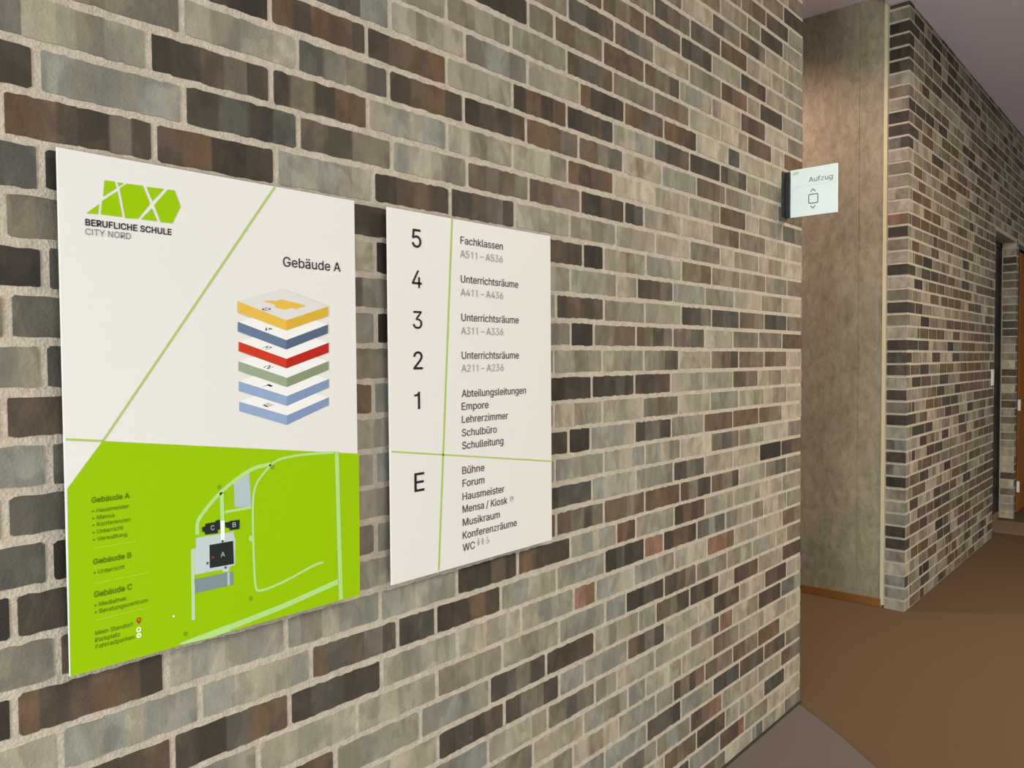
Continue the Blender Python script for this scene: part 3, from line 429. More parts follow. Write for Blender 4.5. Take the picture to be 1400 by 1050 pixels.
 'rd': (424, '195,-12 164,-9 135,-1 109,13 86,32 67,55 51,83 39,115 32,150 30,189 32,227 39,263 51,294 67,322 87,345 110,364 136,378 164,386 196,388 218,387 238,383 255,376 269,368 281,358 290,348 308,323 307,323 307,513 376,513 376,-4 309,-4 309,55 290,29 280,18 268,9 254,0 237,-7 218,-11 205,51 226,53 244,59 261,68 275,81 286,97 296,117 302,138 306,163 308,189 306,216 302,240 296,261 287,280 275,296 261,309 245,318 226,324 205,326 183,324 164,318 147,308 133,295 121,279 112,260 106,238 102,215 100,189 102,164 106,140 112,118 122,99 133,82 148,69 164,59 183,53', '26,28,27 26,25,28 25,29,28 17,19,18 17,20,19 16,20,17 16,21,20 15,21,16 15,22,21 15,23,22 14,23,15 14,24,23 14,25,24 13,56,14 56,25,14 13,57,56 55,25,56 54,25,55 13,58,57 54,53,25 53,52,25 52,51,25 51,50,25 50,49,25 49,29,25 12,58,13 12,59,58 12,60,59 12,61,60 11,61,12 11,62,61 10,62,11 10,63,62 48,29,49 10,64,63 9,64,10 47,29,48 9,65,64 46,29,47 9,66,65 8,66,9 8,67,66 45,29,46 7,67,8 7,68,67 44,29,45 7,69,68 43,29,44 6,69,7 6,70,69 42,31,43 31,29,43 5,70,6 5,71,70 41,31,42 5,72,71 40,31,41 5,73,72 39,31,40 4,73,5 39,32,31 30,29,31 4,38,73 38,32,39 4,32,38 3,32,4 3,33,32 3,34,33 2,34,3 2,35,34 2,36,35 1,36,2 1,37,36 0,37,1'),
 're': (404, '212,-12 176,-9 144,-1 115,13 90,32 69,55 52,83 40,115 33,149 30,187 33,225 40,260 52,291 68,320 88,343 113,363 141,377 172,386 205,388 226,387 247,384 267,378 287,369 305,358 322,344 337,327 350,306 361,283 369,257 374,227 375,194 375,165 71,165 71,225 351,225 306,195 304,226 300,247 294,267 285,284 274,299 260,310 244,319 226,324 205,326 184,324 165,319 149,310 134,298 122,284 113,268 106,250 101,231 100,211 100,178 102,151 106,128 114,108 125,91 138,76 153,65 171,57 191,52 212,50 227,51 240,53 252,57 264,61 274,68 283,76 290,85 297,95 303,110 370,94 361,70 351,53 338,36 322,22 304,10 284,1 262,-6 238,-11', '17,19,18 17,20,19 16,20,17 16,21,20 16,22,21 15,22,16 15,23,22 14,23,15 14,24,23 14,25,24 13,44,14 44,25,14 44,43,25 43,26,25 13,45,44 42,26,43 13,46,45 12,46,13 41,26,42 12,47,46 40,26,41 12,48,47 40,27,26 39,27,40 12,49,48 11,49,12 38,27,39 11,50,49 38,28,27 11,51,50 37,28,38 10,51,11 37,29,28 10,52,51 36,29,37 10,33,52 33,53,52 36,34,29 34,30,29 35,34,36 10,32,33 53,34,33 53,30,34 9,32,10 54,30,53 54,31,30 8,32,9 55,31,54 8,31,32 8,55,31 8,56,55 7,56,8 7,57,56 6,57,7 71,73,72 6,58,57 70,73,71 70,74,73 6,59,58 69,74,70 5,59,6 5,60,59 68,74,69 68,75,74 67,75,68 5,61,60 66,75,67 5,62,61 65,75,66 4,62,5 64,75,65 64,76,75 4,63,62 63,76,64 4,76,63 4,77,76 3,77,4 3,78,77 2,78,3 2,79,78 2,80,79 1,80,2 1,81,80 0,81,1'),
 'rf': (254, '232,383 232,323 2,323 2,383 77,-4 77,432 78,453 84,472 92,488 104,502 118,513 134,522 151,529 169,533 187,534 223,531 248,524 230,463 214,468 195,470 179,468 166,464 157,457 151,447 147,435 146,418 146,-4', '2,0,3 2,1,0 13,15,14 12,15,13 12,16,15 11,16,12 11,17,16 10,17,11 9,17,10 8,18,9 18,17,9 7,19,8 19,18,8 6,20,7 20,19,7 6,21,20 6,22,21 6,23,22 5,23,6 5,24,23 5,25,24 4,25,5 4,26,25'),
 'rg': (425, '207,-155 180,-153 155,-150 133,-143 113,-135 95,-125 80,-113 67,-100 56,-86 45,-68 102,-35 124,-63 133,-71 144,-78 156,-85 170,-89 187,-92 207,-93 235,-91 259,-84 280,-72 295,-55 304,-33 307,-6 307,64 308,64 290,39 280,29 268,20 254,12 237,6 218,2 195,1 165,3 137,11 111,23 87,40 68,62 52,88 40,119 32,153 30,191 32,229 40,264 51,295 67,322 87,345 110,364 136,378 165,386 196,388 219,387 238,383 255,376 269,368 281,359 291,348 310,323 309,323 309,383 376,383 376,-9 374,-41 366,-68 354,-92 337,-112 316,-128 292,-140 266,-148 237,-153 205,63 226,65 245,70 261,78 275,90 287,105 296,123 303,143 307,167 308,193 307,218 303,241 296,262 287,281 276,296 262,309 245,318 226,324 205,326 183,324 164,318 147,308 133,295 122,279 112,261 106,240 102,217 100,193 102,167 106,145 112,124 122,106 133,91 148,79 164,70 183,65', '49,51,50 49,52,51 48,52,49 58,60,59 58,57,60 57,61,60 48,53,52 47,53,48 47,54,53 47,55,54 46,55,47 46,56,55 46,57,56 45,88,46 88,57,46 45,89,88 87,57,88 86,57,87 45,90,89 86,85,57 85,84,57 84,83,57 83,82,57 82,81,57 81,61,57 44,90,45 44,91,90 44,92,91 44,93,92 43,93,44 43,94,93 42,94,43 42,95,94 80,61,81 42,96,95 41,96,42 79,61,80 41,97,96 78,61,79 41,98,97 40,98,41 40,99,98 77,61,78 39,99,40 39,100,99 76,61,77 39,101,100 75,61,76 38,101,39 38,102,101 74,25,75 25,61,75 38,103,102 73,25,74 37,103,38 37,104,103 72,25,73 37,105,104 71,25,72 37,70,105 70,24,71 24,25,71 70,26,24 26,23,24 26,61,25 37,26,70 36,26,37 35,26,36 35,27,26 23,61,26 35,28,27 34,28,35 34,29,28 34,30,29 33,30,34 33,31,30 32,31,33 22,61,23 22,62,61 21,62,22 9,11,10 21,63,62 20,63,21 9,12,11 8,12,9 20,64,63 8,13,12 19,64,20 8,14,13 18,64,19 8,15,14 7,15,8 7,16,15 17,64,18 17,65,64 7,17,16 7,65,17 6,65,7 6,66,65 5,66,6 4,66,5 4,67,66 3,67,4 3,68,67 2,68,3 2,69,68 1,69,2 1,0,69'),
 'rh': (410, '118,227 118,-4 49,-4 49,513 118,513 118,283 96,283 112,321 129,346 150,365 173,378 199,386 227,388 253,387 276,381 297,372 316,359 332,343 344,323 354,299 359,271 361,240 361,-4 292,-4 292,235 290,262 282,284 270,302 254,315 234,322 210,325 193,324 177,320 163,314 150,305 139,294 130,281 123,265 119,247', '2,4,3 2,6,4 6,7,4 7,5,4 11,13,12 11,14,13 10,14,11 10,15,14 9,15,10 9,16,15 8,16,9 8,17,16 7,17,8 7,30,17 30,18,17 7,31,30 29,18,30 7,32,31 29,19,18 28,19,29 5,34,7 34,33,7 33,32,7 27,19,28 5,35,34 26,19,27 26,20,19 5,36,35 25,20,26 2,5,6 2,37,5 37,36,5 25,21,20 2,38,37 24,21,25 2,0,38 24,22,21 23,22,24 2,1,0'),
 'ri': (167, '49,-4 49,383 118,383 118,-4 84,439 72,440 61,445 51,452 43,461 39,471 37,483 39,495 43,506 51,515 61,522 72,526 84,528 96,526 107,522 117,515 124,506 129,495 130,483 129,471 124,461 117,452 107,445 96,440', '0,2,1 0,3,2 15,17,16 15,18,17 14,18,15 14,19,18 13,19,14 13,20,19 12,20,13 11,20,12 11,21,20 10,21,11 10,22,21 9,22,10 9,23,22 8,23,9 8,24,23 7,24,8 7,25,24 6,25,7 6,26,25 5,26,6 5,27,26 4,27,5'),
 'rk': (381, '106,127 106,216 119,216 283,383 370,383 186,195 179,195 49,-4 49,513 118,513 118,-4 292,-4 142,186 192,235 380,-4', '2,4,3 2,5,4 0,2,1 0,6,2 6,5,2 7,9,8 7,10,9 12,14,13 11,14,12'),
 'rl': (189, '139,-6 112,-4 89,4 71,17 58,35 51,58 49,84 49,513 118,513 118,99 118,84 120,72 124,65 128,60 136,57 146,56 160,57 173,59 185,0 162,-5', '6,8,7 6,9,8 6,10,9 5,10,6 5,11,10 5,12,11 5,13,12 5,14,13 16,18,17 4,14,5 4,15,14 15,18,16 4,18,15 3,18,4 2,18,3 1,18,2 1,19,18 0,19,1'),
 'rm': (610, '49,-4 49,383 116,383 116,291 102,291 110,316 119,333 129,348 142,361 155,372 170,380 186,386 202,389 219,390 246,387 270,378 290,364 306,344 318,321 326,291 307,291 314,314 323,331 334,346 347,359 362,370 379,379 397,385 416,389 437,390 459,389 479,384 499,375 517,364 532,349 544,330 553,309 559,283 561,255 561,-4 492,-4 492,253 489,278 482,296 470,310 455,319 437,325 419,326 403,325 389,322 376,316 365,309 356,299 349,288 344,276 340,262 339,247 339,-4 270,-4 270,260 268,279 261,295 250,308 236,318 219,324 199,326 186,325 172,322 159,317 148,309 138,299 129,287 123,273 119,257 118,238 118,-4', '12,14,13 28,30,29 11,14,12 27,30,28 27,31,30 11,15,14 10,15,11 26,31,27 26,32,31 0,2,1 0,4,2 4,5,2 5,3,2 9,15,10 25,32,26 9,16,15 25,33,32 8,16,9 24,33,25 24,34,33 8,17,16 7,17,8 23,34,24 23,35,34 6,17,7 22,35,23 6,18,17 5,66,6 66,65,6 65,18,6 21,48,22 48,47,22 47,35,22 47,46,35 46,36,35 64,18,65 5,67,66 21,49,48 45,36,46 63,18,64 5,68,67 21,50,49 63,21,18 21,19,18 44,36,45 62,21,63 5,69,68 21,51,50 3,69,5 62,20,21 19,51,21 43,36,44 3,70,69 43,37,36 19,52,51 61,20,62 19,53,52 3,71,70 42,37,43 60,20,61 0,3,4 0,72,3 72,71,3 60,19,20 60,53,19 60,54,53 42,38,37 59,54,60 41,38,42 59,55,54 0,73,72 59,56,55 58,56,59 0,74,73 41,39,38 40,39,41 58,57,56 0,75,74'),
 'rn': (410, '118,227 118,-4 49,-4 49,383 116,383 116,283 96,283 112,321 129,346 150,365 173,378 199,386 227,388 253,387 276,381 297,372 316,359 331,343 344,323 354,299 359,271 361,240 361,-4 292,-4 292,235 290,262 282,284 270,302 254,315 234,322 210,325 193,324 177,320 163,314 150,305 139,294 130,281 123,265 119,247', '11,13,12 11,14,13 10,14,11 2,6,3 6,4,3 6,7,4 7,5,4 10,15,14 9,15,10 9,16,15 8,16,9 8,17,16 7,17,8 7,30,17 30,18,17 7,31,30 29,18,30 7,32,31 29,19,18 28,19,29 5,33,7 33,32,7 27,19,28 5,34,33 5,35,34 26,19,27 26,20,19 5,36,35 25,20,26 2,5,6 2,37,5 37,36,5 25,21,20 2,38,37 24,21,25 2,0,38 24,22,21 23,22,24 2,1,0'),
 'ro': (415, '207,-12 174,-9 143,-1 115,13 90,32 69,55 52,83 40,115 33,150 30,187 33,226 40,261 52,293 69,321 90,344 115,363 143,377 174,386 207,388 241,386 272,377 301,363 325,344 346,321 363,293 375,261 383,226 385,187 383,150 375,115 363,83 346,55 325,32 301,13 272,-1 241,-9 207,50 230,53 251,59 268,69 282,83 294,99 303,119 310,140 314,163 315,187 314,212 310,235 303,257 294,276 282,293 268,307 251,317 230,324 207,326 184,324 165,317 148,307 133,293 121,276 112,257 106,235 102,212 100,187 102,163 106,140 112,119 121,99 133,83 148,69 165,59 184,53', '17,19,18 17,20,19 16,20,17 16,21,20 15,21,16 15,22,21 14,22,15 14,23,22 13,54,14 54,23,14 13,55,54 53,23,54 13,56,55 52,23,53 12,56,13 52,24,23 12,57,56 51,24,52 12,58,57 50,24,51 12,59,58 49,24,50 11,59,12 49,25,24 11,60,59 48,25,49 10,60,11 48,26,25 10,61,60 47,26,48 10,62,61 46,26,47 9,62,10 46,27,26 9,63,62 45,27,46 9,64,63 44,27,45 44,28,27 8,64,9 8,65,64 43,28,44 43,29,28 7,65,8 7,66,65 42,29,43 41,29,42 7,67,66 41,30,29 6,67,7 40,30,41 6,68,67 40,31,30 5,68,6 39,31,40 5,69,68 38,31,39 5,70,69 37,31,38 5,71,70 37,32,31 4,71,5 36,32,37 4,36,71 4,32,36 3,32,4 3,33,32 2,33,3 2,34,33 1,34,2 1,35,34 0,35,1'),
 'rp': (424, '49,-147 49,383 116,383 116,323 134,348 144,358 156,368 170,376 186,383 206,387 229,388 260,386 289,378 315,364 338,345 358,322 373,294 385,263 392,227 394,189 392,150 385,115 374,83 358,55 339,32 315,13 289,-1 261,-9 229,-12 207,-11 188,-7 171,0 157,9 145,18 135,29 116,55 118,55 118,-147 220,51 242,53 261,59 277,69 291,82 303,99 312,118 319,140 323,164 324,189 323,215 319,238 312,260 303,279 291,295 277,308 261,318 242,324 220,326 199,324 180,318 164,309 149,296 138,280 129,261 122,240 118,216 117,189 118,163 122,139 129,117 138,97 150,81 164,68 180,59 199,53', '9,11,10 8,11,9 8,12,11 0,2,1 0,3,2 7,12,8 7,13,12 6,13,7 5,13,6 5,14,13 4,14,5 3,14,4 3,56,14 56,15,14 3,57,56 55,15,56 3,58,57 54,15,55 0,63,3 63,62,3 62,61,3 61,60,3 60,59,3 59,58,3 54,16,15 53,16,54 52,16,53 51,16,52 51,17,16 50,17,51 50,18,17 49,18,50 0,64,63 48,18,49 48,19,18 0,65,64 47,19,48 0,66,65 46,19,47 46,20,19 45,20,46 0,67,66 45,21,20 44,21,45 0,68,67 43,21,44 0,35,68 35,69,68 43,22,21 42,22,43 35,70,69 42,23,22 41,23,42 35,71,70 40,23,41 35,72,71 39,23,40 35,36,72 36,73,72 39,24,23 0,34,35 37,34,36 34,73,36 38,24,39 34,38,73 34,24,38 34,25,24 0,37,34 33,25,34 32,25,33 32,26,25 31,26,32 30,26,31 30,27,26 29,27,30 29,28,27'),
 'rr': (259, '49,-4 49,383 116,383 116,325 113,325 121,341 134,357 150,371 169,381 190,387 213,389 229,388 247,388 247,318 230,320 207,322 190,321 175,317 161,311 148,303 138,293 129,281 123,268 119,253 118,237 118,-4', '9,11,10 9,12,11 9,13,12 8,13,9 0,2,1 0,4,2 4,3,2 7,13,8 6,13,7 5,13,6 4,15,5 15,14,5 14,13,5 0,22,4 22,21,4 21,20,4 20,19,4 19,18,4 18,17,4 17,16,4 16,15,4 0,23,22 0,24,23 0,25,24'),
 'rs': (365, '182,-12 156,-11 133,-7 111,0 91,9 74,21 59,35 47,52 38,72 31,97 97,111 104,89 114,75 126,64 142,56 160,51 181,49 205,51 225,57 242,66 254,77 262,89 264,103 263,114 258,124 251,133 241,140 228,146 211,151 148,166 116,176 90,189 69,205 55,225 46,248 43,274 45,296 51,316 62,334 76,350 93,363 113,374 136,382 161,387 187,388 212,387 235,383 255,376 273,367 289,355 302,342 313,326 321,309 329,287 266,273 259,289 251,301 240,313 226,321 209,327 187,329 167,327 149,322 133,314 122,303 115,291 113,277 114,265 119,255 127,246 138,239 153,232 173,227 230,213 263,203 289,190 309,174 324,155 332,132 335,107 333,84 327,64 316,45 301,28 283,14 261,3 237,-6 211,-11', '43,45,44 43,46,45 42,46,43 42,47,46 41,47,42 41,48,47 40,48,41 40,49,48 39,49,40 39,50,49 38,50,39 38,51,50 37,61,38 61,60,38 60,51,38 59,51,60 37,62,61 58,51,59 58,52,51 37,63,62 57,52,58 36,63,37 36,64,63 56,52,57 56,53,52 36,65,64 55,53,56 35,65,36 35,66,65 54,53,55 35,67,66 34,67,35 34,68,67 34,69,68 33,69,34 33,70,69 33,71,70 33,72,71 33,73,72 32,73,33 32,74,73 31,74,32 31,75,74 31,76,75 30,76,31 29,76,30 29,77,76 28,77,29 28,78,77 27,78,28 26,78,27 25,78,26 24,78,25 24,79,78 23,79,24 22,79,23 9,11,10 22,80,79 21,80,22 8,11,9 8,12,11 20,80,21 20,81,80 19,81,20 8,13,12 7,13,8 18,81,19 18,82,81 7,14,13 17,82,18 7,15,14 6,15,7 16,82,17 6,16,15 6,82,16 6,83,82 5,83,6 5,84,83 4,84,5 4,85,84 3,85,4 3,86,85 2,86,3 2,87,86 1,87,2 1,0,87'),
 'rt': (227, '208,383 208,323 2,323 2,383 61,475 130,475 130,98 131,83 134,72 139,64 146,59 157,55 170,54 185,55 205,58 218,-1 192,-7 168,-8 137,-5 111,4 89,18 73,39 64,63 61,93', '2,0,3 2,1,0 23,5,4 23,6,5 23,7,6 22,7,23 22,8,7 22,9,8 22,10,9 21,10,22 21,11,10 13,15,14 21,12,11 12,15,13 21,15,12 20,15,21 19,15,20 18,15,19 18,16,15 17,16,18'),
 'ru': (410, '182,-9 157,-7 134,-2 113,7 94,20 78,37 66,57 56,81 50,108 49,139 49,383 118,383 118,144 120,118 128,95 140,78 156,65 176,57 200,54 217,55 233,59 247,65 260,74 271,85 280,99 287,114 291,132 292,153 292,383 361,383 361,-4 294,-4 294,96 313,96 297,58 280,32 259,14 236,1 210,-7', '9,11,10 9,12,11 27,29,28 27,30,29 26,33,27 33,30,27 9,13,12 8,13,9 25,33,26 8,14,13 24,33,25 7,14,8 23,32,24 32,33,24 23,31,32 34,30,33 7,15,14 22,35,23 35,31,23 6,15,7 6,16,15 21,35,22 20,35,21 6,17,16 19,35,20 35,30,34 5,17,6 5,18,17 18,35,19 5,35,18 4,35,5 4,36,35 31,30,35 3,36,4 3,37,36 2,37,3 2,38,37 1,38,2 1,0,38'),
 'rw': (567, '135,-4 17,383 90,383 137,215 158,138 180,37 160,37 182,136 202,215 249,383 320,383 365,215 385,137 407,37 386,37 409,136 430,215 477,383 550,383 432,-4 365,-4 315,171 301,224 287,279 271,342 296,342 281,280 266,224 252,171 202,-4', '0,2,1 0,3,2 8,24,9 24,10,9 24,25,10 25,11,10 16,18,17 16,19,18 8,26,24 26,23,24 26,23,25 23,11,25 8,27,26 22,11,23 21,11,22 8,28,27 0,4,3 15,19,16 7,28,8 21,12,11 20,12,21 7,29,28 0,6,4 6,5,4 20,14,12 14,13,12 14,19,15 6,29,7 0,29,6 20,19,14'),
 'rz': (380, '42,0 42,46 254,320 254,323 48,323 48,379 333,379 333,331 126,60 126,56 339,56 339,0', '4,6,5 4,7,6 4,3,7 3,2,7 2,8,7 1,8,2 1,9,8 1,10,9 1,11,10 0,11,1'),
 'rä': (389, '160,-13 136,-11 114,-6 93,1 74,12 58,26 44,42 34,62 28,84 26,108 28,129 32,147 40,163 50,176 62,187 76,197 91,204 107,210 124,215 178,224 233,231 246,233 256,235 263,238 268,242 271,247 272,255 272,257 271,271 268,284 263,295 257,304 248,312 238,318 226,323 212,326 196,327 179,326 164,323 151,319 139,313 129,306 121,298 113,290 108,281 102,269 35,289 48,315 60,333 76,349 93,362 112,372 132,379 152,384 173,387 194,388 240,383 256,379 272,372 288,364 302,353 315,339 326,322 334,302 339,278 341,251 341,-4 273,-4 273,48 274,48 255,22 244,13 231,4 217,-3 200,-8 181,-11 170,49 191,51 210,55 226,62 240,72 251,83 260,95 266,109 270,123 272,138 272,183 261,178 232,172 201,167 176,164 136,155 124,150 114,144 106,137 101,128 97,118 96,105 97,93 100,83 105,75 112,67 121,61 131,56 143,52 156,50 261,439 250,440 239,445 230,452 222,461 218,471 217,483 218,495 222,505 230,514 239,522 250,526 261,527 273,526 283,522 293,514 300,505 304,495 305,483 304,471 300,461 293,452 283,445 273,440 117,439 106,440 95,445 86,452 79,461 74,471 73,483 74,495 79,505 86,514 95,522 106,526 117,527 129,526 140,522 149,514 156,505 160,495 162,483 160,471 156,461 149,452 140,445 129,440', '54,56,55 53,56,54 52,56,53 52,57,56 51,57,52 51,58,57 51,59,58 50,59,51 50,60,59 49,60,50 49,61,60 48,61,49 48,62,61 47,37,48 37,36,48 36,62,48 35,62,36 47,38,37 34,62,35 47,39,38 33,62,34 33,63,62 47,40,39 32,63,33 46,40,47 46,41,40 31,63,32 46,42,41 30,63,31 30,64,63 46,43,42 29,64,30 46,44,43 45,44,46 28,64,29 28,65,64 27,65,28 26,65,27 25,65,26 25,66,65 24,66,25 23,66,24 22,66,23 21,86,22 86,66,22 20,86,21 19,86,20 18,86,19 17,86,18 16,86,17 15,86,16 14,86,15 13,86,14 13,87,86 85,66,86 13,88,87 12,88,13 12,89,88 12,90,89 12,91,90 11,91,12 11,92,91 11,93,92 10,93,11 10,94,93 84,66,85 10,95,94 9,95,10 9,96,95 83,66,84 9,97,96 82,66,83 8,97,9 8,98,97 81,66,82 8,99,98 7,99,8 7,100,99 80,69,81 69,66,81 7,101,100 79,69,80 7,102,101 78,69,79 6,102,7 6,103,102 6,104,103 77,69,78 6,105,104 76,69,77 6,76,105 6,68,76 68,69,76 6,70,68 70,67,68 70,66,69 5,70,6 4,70,5 4,71,70 67,66,70 4,72,71 3,72,4 3,73,72 2,73,3 2,74,73 1,74,2 1,75,74 0,75,1 117,119,118 116,119,117 116,120,119 115,120,116 115,121,120 114,121,115 114,122,121 113,122,114 113,123,122 112,123,113 112,124,123 111,124,112 111,125,124 111,126,125 110,126,111 110,127,126 109,127,110 109,128,127 108,128,109 108,129,128 107,129,108 107,106,129 141,143,142 140,143,141 140,144,143 139,144,140 139,145,144 138,145,139 138,146,145 137,146,138 137,147,146 136,147,137 136,148,147 135,148,136 135,149,148 135,150,149 134,150,135 134,151,150 133,151,134 133,152,151 132,152,133 132,153,152 131,153,132 131,130,153'),
 'rü': (410, '182,-9 157,-7 134,-2 113,7 94,20 78,37 66,57 56,81 50,108 49,139 49,383 118,383 118,144 120,118 128,95 140,78 156,65 176,57 200,54 217,55 233,59 247,65 260,74 271,85 280,99 287,114 291,132 292,153 292,383 361,383 361,-4 294,-4 294,96 313,96 297,58 280,32 259,14 236,1 210,-7 277,439 265,440 255,445 245,452 238,461 234,471 232,483 234,495 238,505 245,514 255,522 265,526 277,527 289,526 299,522 308,514 315,505 320,495 321,483 320,471 315,461 308,452 299,445 289,440 133,439 122,440 111,445 102,452 94,461 90,471 88,483 90,495 94,505 102,514 111,522 122,526 133,527 145,526 155,522 165,514 172,505 176,495 177,483 176,471 172,461 165,452 155,445 145,440', '9,11,10 9,12,11 27,29,28 27,30,29 26,33,27 33,30,27 9,13,12 8,13,9 25,33,26 8,14,13 24,33,25 7,14,8 23,32,24 32,33,24 23,31,32 34,30,33 7,15,14 22,35,23 35,31,23 6,15,7 6,16,15 21,35,22 20,35,21 6,17,16 19,35,20 35,30,34 5,17,6 5,18,17 18,35,19 5,35,18 4,35,5 4,36,35 31,30,35 3,36,4 3,37,36 2,37,3 2,38,37 1,38,2 1,0,38 50,52,51 49,52,50 49,53,52 48,53,49 48,54,53 47,54,48 47,55,54 46,55,47 46,56,55 45,56,46 45,57,56 44,57,45 44,58,57 44,59,58 43,59,44 43,60,59 42,60,43 42,61,60 41,61,42 41,62,61 40,62,41 40,39,62 74,76,75 73,76,74 73,77,76 72,77,73 72,78,77 71,78,72 71,79,78 70,79,71 70,80,79 69,80,70 69,81,80 68,81,69 68,82,81 68,83,82 67,83,68 67,84,83 66,84,67 66,85,84 65,85,66 65,86,85 64,86,65 64,63,86'),
 'r–': (350, '354,248 354,184 -4,184 -4,248', '2,0,3 2,1,0'),
 'r•': (389, '194,89 174,90 155,95 137,104 121,115 108,129 96,145 88,163 83,182 81,202 83,222 88,241 96,259 108,275 121,289 137,300 155,308 174,313 194,315 215,313 234,308 251,300 267,289 281,275 292,259 301,241 306,222 308,202 306,182 301,163 292,145 281,129 267,115 251,104 234,95 215,90', '17,19,18 17,20,19 16,20,17 15,20,16 15,21,20 14,21,15 14,22,21 13,22,14 13,23,22 12,23,13 12,24,23 11,24,12 11,25,24 11,26,25 10,26,11 9,26,10 9,27,26 8,27,9 8,28,27 7,28,8 7,29,28 6,29,7 6,30,29 6,31,30 5,31,6 5,32,31 4,32,5 4,33,32 3,33,4 3,34,33 2,34,3 1,34,2 1,35,34 0,35,1'),
 'b ': (204, '', ''),
 'b1': (400, '205,0 300,0 300,516 240,516 214,470 172,443 90,432 90,374 205,374', '0,1,2,3,4,5,6,7,8'),
 'b2': (469, '44,-20 44,55 219,242 267,295 277,309 286,322 292,335 297,346 299,359 300,371 299,385 296,397 291,408 284,417 275,425 264,431 252,436 239,439 224,439 208,438 194,435 182,430 172,423 163,414 156,404 151,392 148,378 146,342 44,342 48,394 56,425 69,453 87,477 108,497 134,514 162,526 193,533 225,536 257,533 288,526 315,514 340,498 361,479 378,456 391,430 399,402 401,373 400,351 396,331 390,311 380,290 368,269 352,246 282,166 173,52 173,77 409,77 409,-20', '36,38,37 36,39,38 35,39,36 35,40,39 34,40,35 34,41,40 33,41,34 33,42,41 32,42,33 32,43,42 31,43,32 31,44,43 30,19,31 19,18,31 18,44,31 17,44,18 16,44,17 30,20,19 15,44,16 30,21,20 14,44,15 30,22,21 14,45,44 29,22,30 13,45,14 29,23,22 12,45,13 29,24,23 11,45,12 29,25,24 11,46,45 10,46,11 28,25,29 28,26,25 9,46,10 28,27,26 9,47,46 8,47,9 7,47,8 7,48,47 6,48,7 5,48,6 5,49,48 4,49,5 4,50,49 3,50,4 2,50,3 2,51,50 2,52,51 2,53,52 1,53,2 1,55,53 55,54,53 1,56,55 1,57,56 0,57,1'),
 'b3': (469, '218,-7 188,-5 159,1 133,10 108,22 88,38 70,57 57,79 48,104 44,132 109,132 112,115 118,100 126,87 137,76 150,66 165,59 182,54 200,51 219,50 239,51 258,55 275,61 291,69 304,80 315,93 323,108 328,125 329,145 328,163 323,180 316,196 306,211 292,223 275,234 254,241 229,246 201,248 157,248 157,299 288,448 288,452 70,452 70,509 372,509 372,461 211,278 211,289 247,290 279,286 308,276 333,262 354,244 371,222 383,198 391,173 393,145 390,116 383,90 370,66 354,45 333,27 309,12 281,2 251,-5', '42,44,43 42,45,44 42,41,45 41,40,45 40,46,45 39,47,40 47,46,40 38,47,39 47,49,48 38,49,47 38,50,49 38,51,50 38,37,51 37,52,51 36,52,37 35,52,36 35,53,52 34,53,35 33,53,34 32,53,33 32,54,53 31,54,32 31,55,54 30,55,31 29,55,30 29,56,55 28,56,29 27,56,28 27,57,56 8,10,9 8,11,10 26,57,27 26,58,57 8,12,11 25,58,26 7,12,8 7,13,12 24,58,25 24,59,58 7,14,13 23,59,24 6,14,7 6,15,14 22,59,23 6,16,15 22,60,59 21,60,22 6,17,16 5,17,6 20,60,21 5,18,17 19,60,20 5,19,18 5,60,19 5,61,60 4,61,5 4,62,61 3,62,4 3,63,62 2,63,3 2,64,63 1,64,2 1,0,64'),
 'b4': (469, '20,85 20,164 235,529 346,529 129,160 129,183 433,183 433,85 262,-20 262,121 262,146 262,338 363,338 363,-20', '1,3,2 1,5,3 5,4,3 1,6,5 1,7,6 0,7,1 10,12,11 10,13,12 9,13,10 8,13,9'),
 'b5': (469, '221,-27 189,-25 159,-18 131,-7 106,8 84,27 66,49 52,74 43,101 37,150 139,150 144,121 148,111 154,101 162,92 171,85 182,78 194,74 207,71 221,70 238,71 252,75 266,82 278,90 288,101 296,114 303,128 306,144 308,162 306,180 302,197 296,212 287,225 277,236 264,245 250,251 235,255 218,257 203,256 188,254 174,249 161,244 150,238 134,225 45,235 78,529 386,529 386,432 168,432 156,321 129,321 137,327 153,336 171,344 190,349 209,353 230,354 255,352 279,347 302,339 323,329 342,315 360,299 375,281 387,260 397,238 405,215 409,189 411,163 408,128 400,96 386,66 368,39 345,16 319,-2 289,-16 256,-24', '44,48,45 48,46,45 48,47,46 44,50,48 50,51,48 51,52,48 52,49,48 55,57,56 54,57,55 54,58,57 53,58,54 53,59,58 52,59,53 52,60,59 49,60,52 49,61,60 44,49,50 44,61,49 44,62,61 44,63,62 44,38,63 38,37,63 37,64,63 37,36,64 36,65,64 44,39,38 35,65,36 44,40,39 34,65,35 44,41,40 33,65,34 44,42,41 33,66,65 44,43,42 32,66,33 31,66,32 31,67,66 30,67,31 29,67,30 29,68,67 28,68,29 28,69,68 27,69,28 8,10,9 8,11,10 26,69,27 26,70,69 25,70,26 8,12,11 24,70,25 8,13,12 23,70,24 8,14,13 7,14,8 23,71,70 7,15,14 22,71,23 7,16,15 21,71,22 7,17,16 20,71,21 7,18,17 6,18,7 19,71,20 6,19,18 6,71,19 6,72,71 5,72,6 5,73,72 4,73,5 4,74,73 3,74,4 3,75,74 2,75,3 2,76,75 1,76,2 1,0,76'),
 'bA': (496, '-12,-20 187,529 290,529 492,-20 381,-20 268,296 245,366 205,498 272,498 232,365 209,296 99,-20 96,128 96,213 384,213 384,128', '0,7,1 7,2,1 7,8,2 8,3,2 0,9,7 9,6,7 9,6,8 6,3,8 5,3,6 0,10,9 0,11,10 4,3,5 12,14,13 12,15,14'),
